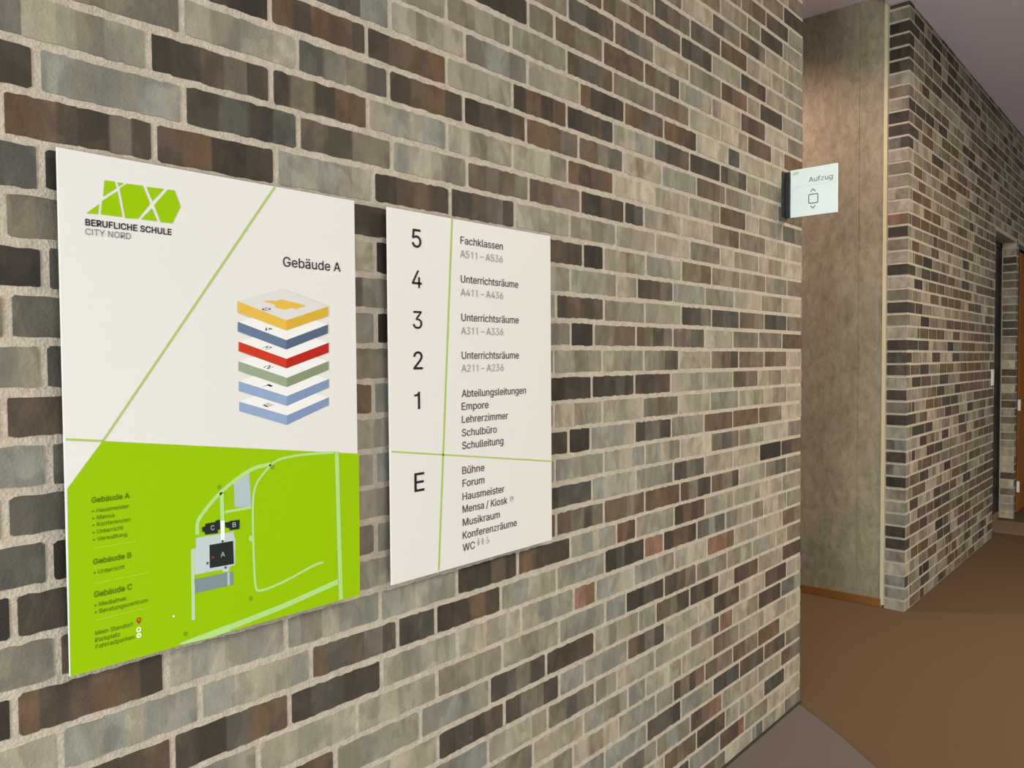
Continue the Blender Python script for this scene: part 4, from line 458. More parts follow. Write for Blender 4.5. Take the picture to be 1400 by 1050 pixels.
 'bB': (472, '40,-20 40,529 242,529 277,527 309,520 338,509 362,493 383,474 398,452 409,427 416,401 418,374 417,351 412,330 404,311 394,295 382,281 368,269 353,260 337,253 335,252 335,279 336,279 355,272 374,262 391,249 407,232 420,213 430,190 436,164 438,136 436,108 429,81 417,57 401,34 379,15 353,0 322,-11 286,-18 247,-20 145,77 244,77 277,79 301,86 317,95 327,107 333,121 335,137 334,150 331,162 325,173 318,184 308,193 296,200 282,206 267,210 248,211 145,211 145,305 237,305 253,306 267,309 279,314 290,321 299,328 306,337 312,347 315,359 316,372 314,388 308,402 299,414 285,423 266,429 239,432 145,432', '0,75,1 75,2,1 75,3,2 75,4,3 75,5,4 75,6,5 75,7,6 75,8,7 75,74,8 74,9,8 0,58,75 73,9,74 72,9,73 72,10,9 71,10,72 70,10,71 69,10,70 69,11,10 68,11,69 68,12,11 67,12,68 66,12,67 66,13,12 65,13,66 64,13,65 64,14,13 63,14,64 62,14,63 61,14,62 61,15,14 60,15,61 59,15,60 0,57,58 57,59,58 57,21,59 21,15,59 21,16,15 21,22,16 22,17,16 57,20,21 23,17,22 24,17,23 18,24,17 18,25,24 19,25,18 20,25,19 57,25,20 57,26,25 57,27,26 57,56,27 56,55,27 55,28,27 0,40,57 54,28,55 53,28,54 52,28,53 51,28,52 51,29,28 50,29,51 49,29,50 49,30,29 48,30,49 47,30,48 46,30,47 46,31,30 45,31,46 45,32,31 44,32,45 43,32,44 42,32,43 42,33,32 41,33,42 0,41,40 0,33,41 0,34,33 0,35,34 0,36,35 0,37,36 0,38,37 0,39,38'),
 'bC': (526, '267,-27 222,-23 179,-12 140,8 105,34 76,67 52,106 34,151 24,200 20,254 24,308 34,357 52,402 76,441 105,474 140,501 179,520 222,532 267,536 295,534 321,530 346,523 371,514 393,502 414,487 434,470 450,450 465,429 477,405 486,379 498,328 393,328 385,359 379,372 373,384 365,394 356,404 345,412 334,419 322,425 310,430 296,433 282,435 268,436 241,433 217,427 194,415 174,400 157,380 143,355 132,326 126,293 123,254 126,216 132,182 143,153 158,129 175,109 195,93 217,82 241,75 268,73 282,74 296,76 309,79 322,84 334,90 346,97 356,105 365,115 373,125 379,137 385,150 393,180 498,180 486,130 477,104 465,81 451,59 434,39 415,22 394,7 371,-5 347,-14 321,-21 295,-25', '17,19,18 17,20,19 16,20,17 16,21,20 16,22,21 15,22,16 15,23,22 15,24,23 14,24,15 14,25,24 13,25,14 13,26,25 13,43,26 43,27,26 12,44,13 44,43,13 42,27,43 41,27,42 12,45,44 40,27,41 39,27,40 39,28,27 12,46,45 38,28,39 37,28,38 12,47,46 36,28,37 36,29,28 35,29,36 11,47,12 11,48,47 34,29,35 33,29,34 11,49,48 33,30,29 32,30,33 31,30,32 10,49,11 10,50,49 10,51,50 9,51,10 9,52,51 9,53,52 8,53,9 8,54,53 7,54,8 7,55,54 72,74,73 72,75,74 7,56,55 6,56,7 71,75,72 70,75,71 70,76,75 6,57,56 69,76,70 68,76,69 6,58,57 5,58,6 67,76,68 67,77,76 66,77,67 5,59,58 65,77,66 64,77,65 5,60,59 64,78,77 63,78,64 62,78,63 5,61,60 61,78,62 5,78,61 4,78,5 4,79,78 4,80,79 3,80,4 3,81,80 2,81,3 2,82,81 2,83,82 1,83,2 1,84,83 1,85,84 0,85,1'),
 'bE': (435, '40,-20 40,529 392,529 392,432 145,432 145,306 375,306 375,209 145,209 145,77 395,77 395,-20', '0,4,1 4,2,1 4,3,2 0,5,4 0,8,5 8,6,5 8,7,6 0,9,8 0,10,9 0,11,10'),
 'bF': (426, '40,-20 40,529 389,529 389,432 145,432 145,298 366,298 366,201 145,201 145,-20', '0,4,1 4,2,1 4,3,2 0,5,4 0,8,5 8,6,5 8,7,6 0,9,8'),
 'bG': (536, '269,-27 222,-23 178,-11 139,8 104,35 75,68 51,107 34,151 24,200 20,254 24,308 34,357 51,402 75,441 104,474 138,501 177,520 220,532 265,536 293,534 321,530 347,523 372,513 395,500 416,485 435,467 452,448 466,427 478,403 488,378 500,329 394,329 384,357 378,370 370,382 362,393 354,403 344,411 333,418 322,425 309,429 296,433 281,435 266,436 240,433 216,427 194,415 174,400 157,380 143,355 132,326 126,293 123,254 126,216 132,182 143,153 158,129 175,109 195,93 217,82 242,75 269,73 293,75 315,80 335,89 352,101 367,115 379,133 387,153 393,176 396,226 664,179 263,179 263,276 498,276 498,199 495,157 485,117 468,81 446,49 418,23 386,1 350,-15 311,-24', '17,19,18 17,20,19 16,20,17 16,21,20 16,22,21 15,22,16 15,23,22 14,23,15 14,24,23 14,25,24 13,25,14 13,26,25 13,43,26 43,27,26 12,44,13 44,43,13 42,27,43 41,27,42 12,45,44 40,27,41 39,27,40 12,46,45 39,28,27 38,28,39 37,28,38 12,47,46 36,28,37 36,29,28 35,29,36 11,47,12 11,48,47 34,29,35 33,29,34 11,49,48 33,30,29 32,30,33 10,49,11 31,30,32 10,50,49 10,51,50 9,51,10 9,52,51 72,74,73 72,70,74 70,75,74 9,53,52 8,53,9 72,69,70 75,71,70 8,54,53 7,54,8 76,71,75 7,55,54 69,71,72 69,76,71 68,76,69 68,77,76 7,56,55 67,77,68 6,56,7 66,77,67 6,57,56 66,78,77 65,78,66 6,58,57 5,58,6 64,78,65 5,59,58 63,78,64 5,60,59 63,79,78 62,79,63 5,61,60 61,79,62 5,79,61 4,79,5 4,80,79 3,80,4 3,81,80 2,81,3 2,82,81 1,82,2 1,83,82 0,83,1'),
 'bH': (533, '40,-20 40,529 145,529 145,309 372,309 372,529 477,529 477,-20 372,-20 372,212 145,212 145,-20', '0,2,1 0,3,2 4,6,5 4,7,6 0,10,3 10,4,3 10,9,4 9,7,4 0,11,10 8,7,9'),
 'bI': (190, '43,-2 147,-2 147,511 43,511', '0,1,2,3'),
 'bL': (409, '40,-20 40,529 145,529 145,77 381,77 381,-20', '0,2,1 0,3,2 0,4,3 0,5,4'),
 'bP': (461, '36,-24 36,533 236,533 275,530 312,522 344,509 371,490 394,467 411,441 423,412 430,381 433,348 430,315 423,284 411,254 394,228 371,205 344,186 312,172 276,164 236,162 85,162 85,266 232,266 254,268 272,271 285,277 296,285 305,294 311,304 316,317 319,332 320,348 319,364 316,378 311,391 305,401 296,410 285,417 272,423 254,427 231,428 149,428 149,-24', '0,22,1 22,42,1 42,2,1 42,3,2 42,4,3 42,5,4 42,6,5 42,7,6 42,8,7 42,41,8 41,40,8 40,9,8 22,43,42 39,9,40 38,9,39 37,9,38 37,10,9 36,10,37 35,10,36 34,10,35 34,11,10 33,11,34 32,11,33 31,11,32 31,12,11 30,12,31 29,12,30 29,13,12 28,13,29 27,13,28 26,13,27 26,14,13 25,14,26 24,14,25 23,14,24 0,21,22 43,23,22 43,20,23 20,14,23 20,15,14 20,16,15 20,17,16 20,18,17 20,19,18 0,20,21 0,43,20'),
 'bR': (465, '36,-24 36,533 237,533 276,530 312,523 344,510 371,492 394,470 412,445 424,416 431,385 433,352 431,319 424,288 412,260 394,234 371,213 344,196 312,183 276,176 237,174 72,174 72,279 233,279 255,280 273,284 287,289 298,295 306,303 312,312 317,323 320,336 321,352 320,368 317,382 312,394 306,403 298,411 287,418 273,423 255,427 232,428 149,428 149,-24 345,-14 207,243 311,243 451,-14', '0,22,1 22,42,1 42,2,1 42,3,2 42,4,3 42,5,4 42,6,5 42,7,6 42,8,7 42,41,8 41,40,8 40,9,8 22,43,42 39,9,40 38,9,39 37,9,38 37,10,9 36,10,37 35,10,36 34,10,35 34,11,10 33,11,34 32,11,33 31,11,32 31,12,11 30,12,31 29,12,30 29,13,12 28,13,29 27,13,28 26,13,27 25,13,26 25,14,13 24,14,25 23,14,24 0,21,22 43,23,22 43,20,23 20,14,23 20,15,14 20,16,15 20,17,16 20,18,17 20,19,18 0,20,21 0,43,20 44,46,45 44,47,46'),
 'bS': (463, '224,-29 186,-27 151,-20 119,-9 91,6 67,25 47,49 32,75 23,104 15,157 121,157 127,123 132,111 139,101 148,91 160,84 173,78 189,73 206,70 224,69 244,70 262,74 278,79 293,86 304,94 314,104 320,115 324,126 325,139 324,150 321,159 317,166 309,173 299,180 288,186 239,203 178,220 137,234 102,252 72,275 50,303 36,336 32,372 35,404 44,433 59,459 78,482 102,501 129,516 160,527 192,533 227,536 262,533 295,527 325,516 351,501 374,482 393,460 408,435 417,408 424,358 322,358 313,394 304,409 291,421 272,430 251,436 225,438 206,437 190,434 175,429 163,423 153,415 145,406 140,397 136,387 135,376 136,364 140,355 146,347 154,340 165,333 177,327 218,312 270,298 319,282 337,274 354,265 371,254 386,240 400,225 412,207 421,187 427,164 428,138 426,108 417,79 403,52 384,29 360,9 332,-8 299,-20 263,-27', '50,52,51 49,52,50 49,53,52 48,53,49 48,54,53 47,54,48 47,55,54 46,55,47 46,56,55 46,57,56 45,57,46 45,58,57 44,67,45 67,58,45 44,68,67 66,58,67 44,69,68 65,58,66 65,59,58 44,70,69 43,70,44 64,59,65 43,71,70 43,72,71 63,59,64 43,73,72 62,59,63 62,60,59 43,74,73 42,74,43 42,75,74 61,60,62 42,76,75 42,77,76 41,77,42 41,78,77 41,79,78 41,80,79 41,81,80 40,81,41 40,82,81 40,83,82 40,84,83 39,84,40 39,85,84 39,86,85 38,86,39 38,87,86 38,88,87 38,89,88 37,89,38 37,90,89 36,90,37 36,91,90 35,91,36 35,92,91 34,92,35 34,93,92 33,93,34 32,93,33 31,93,32 30,93,31 30,94,93 29,94,30 8,10,9 8,11,10 28,94,29 27,94,28 27,95,94 26,95,27 8,12,11 25,95,26 8,13,12 25,96,95 24,96,25 7,13,8 7,14,13 23,96,24 7,15,14 22,96,23 7,16,15 22,97,96 21,97,22 7,17,16 6,17,7 20,97,21 6,18,17 19,97,20 6,19,18 6,97,19 6,98,97 5,98,6 5,99,98 4,99,5 4,100,99 3,100,4 3,101,100 2,101,3 2,102,101 1,102,2 1,0,102'),
 'bU': (533, '259,-28 218,-25 179,-17 145,-2 114,17 88,41 67,70 52,102 43,136 40,172 40,529 144,529 144,179 146,158 151,140 158,123 168,108 181,96 197,86 215,78 235,73 259,72 283,73 303,78 321,86 336,96 349,108 359,123 366,140 371,158 373,179 373,529 477,529 477,172 474,136 465,102 450,70 429,41 403,17 373,-2 338,-17 300,-25', '9,11,10 9,12,11 30,32,31 30,33,32 9,13,12 29,33,30 8,13,9 29,34,33 8,14,13 28,34,29 8,15,14 27,34,28 7,15,8 27,35,34 7,16,15 26,35,27 7,17,16 25,35,26 6,17,7 25,36,35 6,18,17 24,36,25 6,19,18 23,36,24 6,20,19 22,36,23 21,36,22 6,21,20 6,36,21 6,37,36 5,37,6 5,38,37 4,38,5 4,39,38 3,39,4 3,40,39 2,40,3 2,41,40 1,41,2 1,0,41'),
 'bb': (440, '230,-28 205,-27 183,-22 163,-14 147,-4 134,7 122,19 108,39 132,39 132,-20 33,-20 33,529 134,529 134,339 108,339 122,358 133,370 146,381 162,391 182,398 204,403 229,404 263,402 295,392 324,377 349,357 371,331 388,301 400,267 408,229 410,189 408,148 401,110 388,76 371,46 350,20 324,-1 295,-16 264,-25 220,67 238,69 254,73 267,82 279,93 289,107 297,124 303,144 307,166 308,189 307,213 303,235 297,254 289,271 279,284 268,295 254,303 239,308 220,310 202,308 186,303 173,296 161,285 152,272 144,256 138,236 134,214 133,189 134,165 138,142 144,122 152,106 162,92 174,81 187,73 202,69', '10,12,11 10,14,12 14,15,12 15,16,12 16,13,12 20,22,21 19,22,20 19,23,22 18,23,19 18,24,23 17,24,18 16,24,17 16,25,24 13,25,16 13,26,25 10,13,14 10,63,13 63,62,13 62,61,13 61,60,13 60,59,13 59,58,13 58,26,13 58,57,26 57,27,26 56,27,57 55,27,56 54,27,55 54,28,27 53,28,54 52,28,53 51,28,52 51,29,28 10,64,63 50,29,51 10,65,64 49,29,50 49,30,29 10,66,65 48,30,49 10,67,66 47,30,48 47,31,30 46,31,47 10,68,67 46,32,31 45,32,46 10,69,68 44,32,45 10,70,69 44,33,32 43,33,44 10,71,70 42,33,43 10,7,71 7,72,71 41,33,42 7,73,72 41,34,33 40,34,41 7,74,73 39,34,40 7,39,74 7,34,39 7,8,34 8,35,34 10,6,7 9,5,8 5,35,8 5,36,35 10,5,6 10,9,5 4,36,5 4,37,36 3,37,4 2,37,3 2,38,37 1,38,2 1,0,38'),
 'bd': (440, '195,-28 161,-25 129,-16 100,-1 75,20 54,46 36,76 24,110 17,148 14,189 17,229 24,267 37,301 54,331 75,357 101,377 130,392 162,402 195,404 220,403 243,398 262,391 278,381 291,370 303,358 317,339 291,339 291,529 392,529 392,-20 293,-20 293,39 317,39 302,18 291,6 277,-4 261,-14 242,-22 220,-27 205,67 222,69 238,73 251,81 263,92 273,105 281,122 287,142 290,165 292,189 290,214 287,236 281,256 273,272 263,285 252,296 238,303 223,308 205,310 186,308 170,303 157,295 145,284 135,271 127,254 121,235 118,213 116,189 118,166 121,144 127,124 135,107 145,93 157,82 171,73 186,69', '26,23,27 23,28,27 23,24,28 24,25,28 25,29,28 17,19,18 17,20,19 16,20,17 16,21,20 15,21,16 15,22,21 15,23,22 14,23,15 14,26,23 13,26,14 13,25,26 13,56,25 56,55,25 55,54,25 54,53,25 53,52,25 52,51,25 51,29,25 12,57,13 57,56,13 12,58,57 12,59,58 12,60,59 11,60,12 11,61,60 11,62,61 11,63,62 10,63,11 50,29,51 10,64,63 49,29,50 10,65,64 9,65,10 48,29,49 9,66,65 47,29,48 9,67,66 8,67,9 8,68,67 46,29,47 7,68,8 7,69,68 45,29,46 7,70,69 44,29,45 6,70,7 6,71,70 43,29,44 6,72,71 42,32,43 32,29,43 6,73,72 41,32,42 5,73,6 5,74,73 40,32,41 5,39,74 39,32,40 5,32,39 4,31,5 31,32,5 4,34,31 34,30,31 33,29,32 3,34,4 34,29,33 3,35,34 30,29,34 2,35,3 2,36,35 2,37,36 1,37,2 1,38,37 0,38,1'),
 'be': (420, '212,-28 174,-25 138,-16 106,-1 79,20 56,46 38,76 24,110 17,147 14,187 17,227 24,264 37,298 55,329 77,355 104,376 135,392 169,401 205,404 228,403 250,399 273,393 294,383 314,371 333,355 350,336 364,314 376,289 384,260 389,229 391,194 391,149 55,149 55,241 404,241 292,166 288,224 285,243 279,261 272,276 262,288 251,297 238,304 223,309 205,310 187,309 171,304 157,297 145,287 135,275 127,261 121,245 117,229 116,210 116,178 117,154 122,133 128,115 138,100 148,88 161,79 176,72 193,68 213,66 225,67 236,69 247,72 256,76 264,81 271,87 277,94 282,102 294,129 392,105 376,63 364,43 350,25 332,10 312,-4 290,-14 266,-22 240,-27', '17,19,18 17,20,19 16,20,17 16,21,20 16,22,21 15,22,16 15,23,22 14,23,15 14,24,23 14,25,24 13,25,14 13,26,25 12,44,13 44,26,13 44,43,26 43,27,26 12,45,44 42,27,43 12,46,45 41,27,42 12,47,46 11,47,12 40,27,41 11,48,47 40,28,27 39,28,40 11,49,48 38,28,39 11,50,49 10,33,11 33,50,11 33,51,50 37,28,38 37,29,28 33,52,51 36,29,37 10,32,33 52,34,33 52,36,34 36,35,34 36,30,29 53,36,52 9,32,10 53,30,36 54,30,53 54,31,30 8,32,9 55,31,54 56,31,55 8,31,32 8,56,31 7,56,8 7,57,56 71,73,72 7,58,57 6,58,7 71,74,73 70,74,71 6,59,58 69,74,70 6,60,59 68,74,69 67,74,68 6,61,60 5,61,6 66,74,67 5,62,61 65,74,66 64,74,65 5,63,62 63,74,64 5,74,63 5,75,74 4,75,5 4,76,75 4,77,76 3,77,4 3,78,77 2,78,3 2,79,78 2,80,79 1,80,2 1,81,80 0,81,1'),
 'bu': (426, '182,-25 155,-23 129,-17 105,-7 84,8 66,27 51,50 41,76 35,106 33,138 33,399 134,399 134,145 136,121 142,103 152,89 164,79 180,73 200,70 215,71 228,74 239,80 250,87 258,95 266,106 271,119 275,135 276,153 276,399 377,399 377,-20 278,-20 278,112 337,112 311,50 292,22 269,0 242,-14 213,-22', '9,11,10 9,12,11 27,29,28 27,33,29 33,30,29 26,33,27 9,13,12 8,13,9 25,33,26 8,14,13 24,32,25 32,33,25 24,31,32 34,30,33 23,31,24 7,14,8 7,15,14 22,31,23 7,16,15 21,31,22 20,36,21 36,31,21 7,17,16 6,17,7 19,36,20 6,18,17 18,36,19 6,36,18 35,30,34 5,36,6 4,36,5 36,30,35 3,36,4 3,37,36 31,30,36 2,37,3 2,38,37 1,38,2 1,0,38'),
 'bä': (405, '160,-29 134,-27 109,-22 86,-13 65,-1 46,15 31,34 19,56 13,81 10,108 12,131 17,153 26,171 38,187 52,200 68,211 85,219 102,225 121,230 175,240 231,247 243,248 251,250 255,252 256,256 255,269 252,279 249,287 244,294 239,299 231,304 221,308 210,310 196,311 181,310 168,308 157,304 147,299 139,293 132,287 126,280 122,273 111,250 13,279 34,323 48,344 65,361 85,375 105,386 127,395 149,400 172,403 195,404 243,399 262,394 279,387 297,377 313,365 328,349 340,330 349,307 355,281 357,252 357,-20 257,-20 257,32 282,32 267,11 254,0 239,-10 223,-18 204,-24 183,-27 170,65 189,67 205,70 218,76 230,84 239,93 246,103 251,114 254,126 256,139 256,158 266,163 235,156 203,151 179,148 141,139 132,136 124,131 119,126 115,121 113,114 112,105 113,96 115,90 118,84 123,79 129,75 137,71 147,68 158,66 261,443 251,444 241,448 233,455 226,463 222,472 221,483 222,494 226,503 233,512 241,518 251,522 261,523 272,522 281,518 290,512 296,503 300,494 301,483 300,472 296,463 290,455 281,448 272,444 117,443 107,444 97,448 89,455 82,463 78,472 77,483 78,494 82,503 89,512 97,518 107,522 117,523 128,522 138,518 146,512 152,503 156,494 158,483 156,472 152,463 146,455 138,448 128,444', '51,53,52 50,53,51 49,53,50 49,54,53 48,54,49 48,55,54 48,56,55 47,56,48 47,57,56 46,57,47 46,58,57 45,58,46 45,59,58 44,59,45 44,60,59 43,35,44 35,34,44 34,33,44 33,60,44 32,60,33 31,60,32 43,36,35 30,60,31 30,61,60 29,61,30 43,37,36 28,61,29 43,38,37 27,61,28 43,39,38 26,61,27 43,40,39 26,62,61 43,41,40 25,62,26 42,41,43 24,62,25 23,62,24 22,62,23 22,63,62 21,63,22 20,63,21 19,84,20 84,63,20 18,84,19 17,84,18 16,84,17 15,84,16 14,84,15 13,84,14 12,84,13 11,84,12 11,85,84 83,63,84 82,63,83 11,86,85 10,86,11 10,87,86 10,88,87 10,89,88 81,63,82 10,90,89 9,90,10 9,91,90 9,92,91 80,63,81 9,93,92 79,63,80 9,94,93 8,94,9 8,95,94 78,63,79 8,96,95 77,63,78 8,97,96 8,98,97 76,66,77 66,63,77 7,98,8 7,99,98 75,66,76 7,100,99 7,101,100 74,66,75 7,102,101 73,66,74 7,73,102 7,66,73 6,66,7 5,65,6 65,66,6 5,68,65 68,64,65 67,63,66 4,68,5 68,63,67 4,69,68 64,63,68 3,69,4 3,70,69 2,70,3 2,71,70 1,71,2 1,72,71 0,72,1 114,116,115 113,116,114 113,117,116 112,117,113 112,118,117 111,118,112 111,119,118 110,119,111 110,120,119 109,120,110 109,121,120 108,121,109 108,122,121 107,122,108 107,123,122 106,123,107 106,124,123 105,124,106 105,125,124 104,125,105 104,126,125 103,126,104 138,140,139 137,140,138 137,141,140 136,141,137 136,142,141 135,142,136 135,143,142 134,143,135 134,144,143 133,144,134 133,145,144 132,145,133 132,146,145 131,146,132 131,147,146 130,147,131 130,148,147 129,148,130 129,149,148 128,149,129 128,150,149 127,150,128'),
}
# printed lettering: sign, text, ink, weight, left, baseline, width, capital height
TEXTS = [
 (1, 'BERUFLICHE SCHULE', 'ink', 'b', 0.0426, 0.7891, 0.152, 0.011),
 (1, 'CITY NORD', 'grey', 'r', 0.0422, 0.7728, 0.0774, 0.011),
 (1, 'Gebäude A', 'ink', 'r', 0.433, 0.7502, 0.1473, 0.0205),
 (1, 'Gebäude A', 'olive', 'b', 0.0414, 0.2994, 0.0652, 0.0097),
 (1, '• Hausmeister', 'olive', 'r', 0.0417, 0.2813, 0.0638, 0.0074),
 (1, '• Mensa', 'olive', 'r', 0.0419, 0.2686, 0.0373, 0.0074),
 (1, '• Konferenzen', 'olive', 'r', 0.0419, 0.2563, 0.0649, 0.0074),
 (1, '• Unterricht', 'olive', 'r', 0.042, 0.2433, 0.0519, 0.0074),
 (1, '• Verwaltung', 'olive', 'r', 0.042, 0.2302, 0.0583, 0.0074),
 (1, 'Gebäude B', 'olive', 'b', 0.0417, 0.1893, 0.0655, 0.0097),
 (1, '• Unterricht', 'olive', 'r', 0.0419, 0.1712, 0.0527, 0.0076),
 (1, 'Gebäude C', 'olive', 'b', 0.0418, 0.1302, 0.0656, 0.0102),
 (1, '• Mediathek', 'olive', 'r', 0.0421, 0.1123, 0.0553, 0.0078),
 (1, '• Beratungszentrum', 'olive', 'r', 0.0423, 0.0999, 0.0923, 0.0078),
 (1, 'Mein Standort', 'olive', 'r', 0.0424, 0.0619, 0.0651, 0.0078),
 (1, 'Parkplatz', 'olive', 'r', 0.0421, 0.0493, 0.0422, 0.0078),
 (1, 'Fahrradparken', 'olive', 'r', 0.0425, 0.0375, 0.0675, 0.0078),
 (2, '5', 'ink', 'r', 0.0756, 0.8288, 0.0309, 0.045),
 (2, '4', 'ink', 'r', 0.0748, 0.7286, 0.0316, 0.0428),
 (2, '3', 'ink', 'r', 0.0758, 0.627, 0.031, 0.0438),
 (2, '2', 'ink', 'r', 0.0762, 0.5255, 0.0311, 0.044),
 (2, '1', 'ink', 'r', 0.0775, 0.4255, 0.0193, 0.0433),
 (2, 'E', 'ink', 'r', 0.0752, 0.2188, 0.0329, 0.0466),
 (2, 'Fachklassen', 'ink2', 'r', 0.2438, 0.8544, 0.1652, 0.0193),
 (2, 'Unterrichtsräume', 'ink2', 'r', 0.2439, 0.7527, 0.2294, 0.0193),
 (2, 'Unterrichtsräume', 'ink2', 'r', 0.2447, 0.6512, 0.2292, 0.0194),
 (2, 'Unterrichtsräume', 'ink2', 'r', 0.2449, 0.5508, 0.2288, 0.0194),
 (2, 'A511 – A536', 'pale', 'r', 0.2426, 0.8185, 0.166, 0.0193),
 (2, 'A411 – A436', 'pale', 'r', 0.2428, 0.7173, 0.1663, 0.0193),
 (2, 'A311 – A336', 'pale', 'r', 0.2436, 0.6159, 0.1652, 0.0194),
 (2, 'A211 – A236', 'pale', 'r', 0.2437, 0.5163, 0.1656, 0.0194),
 (2, 'Abteilungsleitungen', 'ink2', 'r', 0.2434, 0.4493, 0.261, 0.0193),
 (2, 'Empore', 'ink2', 'r', 0.243, 0.4152, 0.1027, 0.0193),
 (2, 'Lehrerzimmer', 'ink2', 'r', 0.2433, 0.3807, 0.1825, 0.0193),
 (2, 'Schulbüro', 'ink2', 'r', 0.2429, 0.345, 0.1355, 0.0193),
 (2, 'Schulleitung', 'ink2', 'r', 0.2432, 0.3107, 0.1623, 0.0194),
 (2, 'Bühne', 'ink2', 'r', 0.2431, 0.244, 0.0845, 0.0194),
 (2, 'Forum', 'ink2', 'r', 0.2434, 0.21, 0.0838, 0.0194),
 (2, 'Hausmeister', 'ink2', 'r', 0.243, 0.1745, 0.1653, 0.0194),
 (2, 'Mensa / Kiosk', 'ink2', 'r', 0.2426, 0.1406, 0.1781, 0.0194),
 (2, 'Musikraum', 'ink2', 'r', 0.2429, 0.1051, 0.1453, 0.0195),
 (2, 'Konferenzräume', 'ink2', 'r', 0.2425, 0.0704, 0.2173, 0.0195),
 (2, 'WC', 'ink2', 'r', 0.2421, 0.0373, 0.046, 0.0195),
]
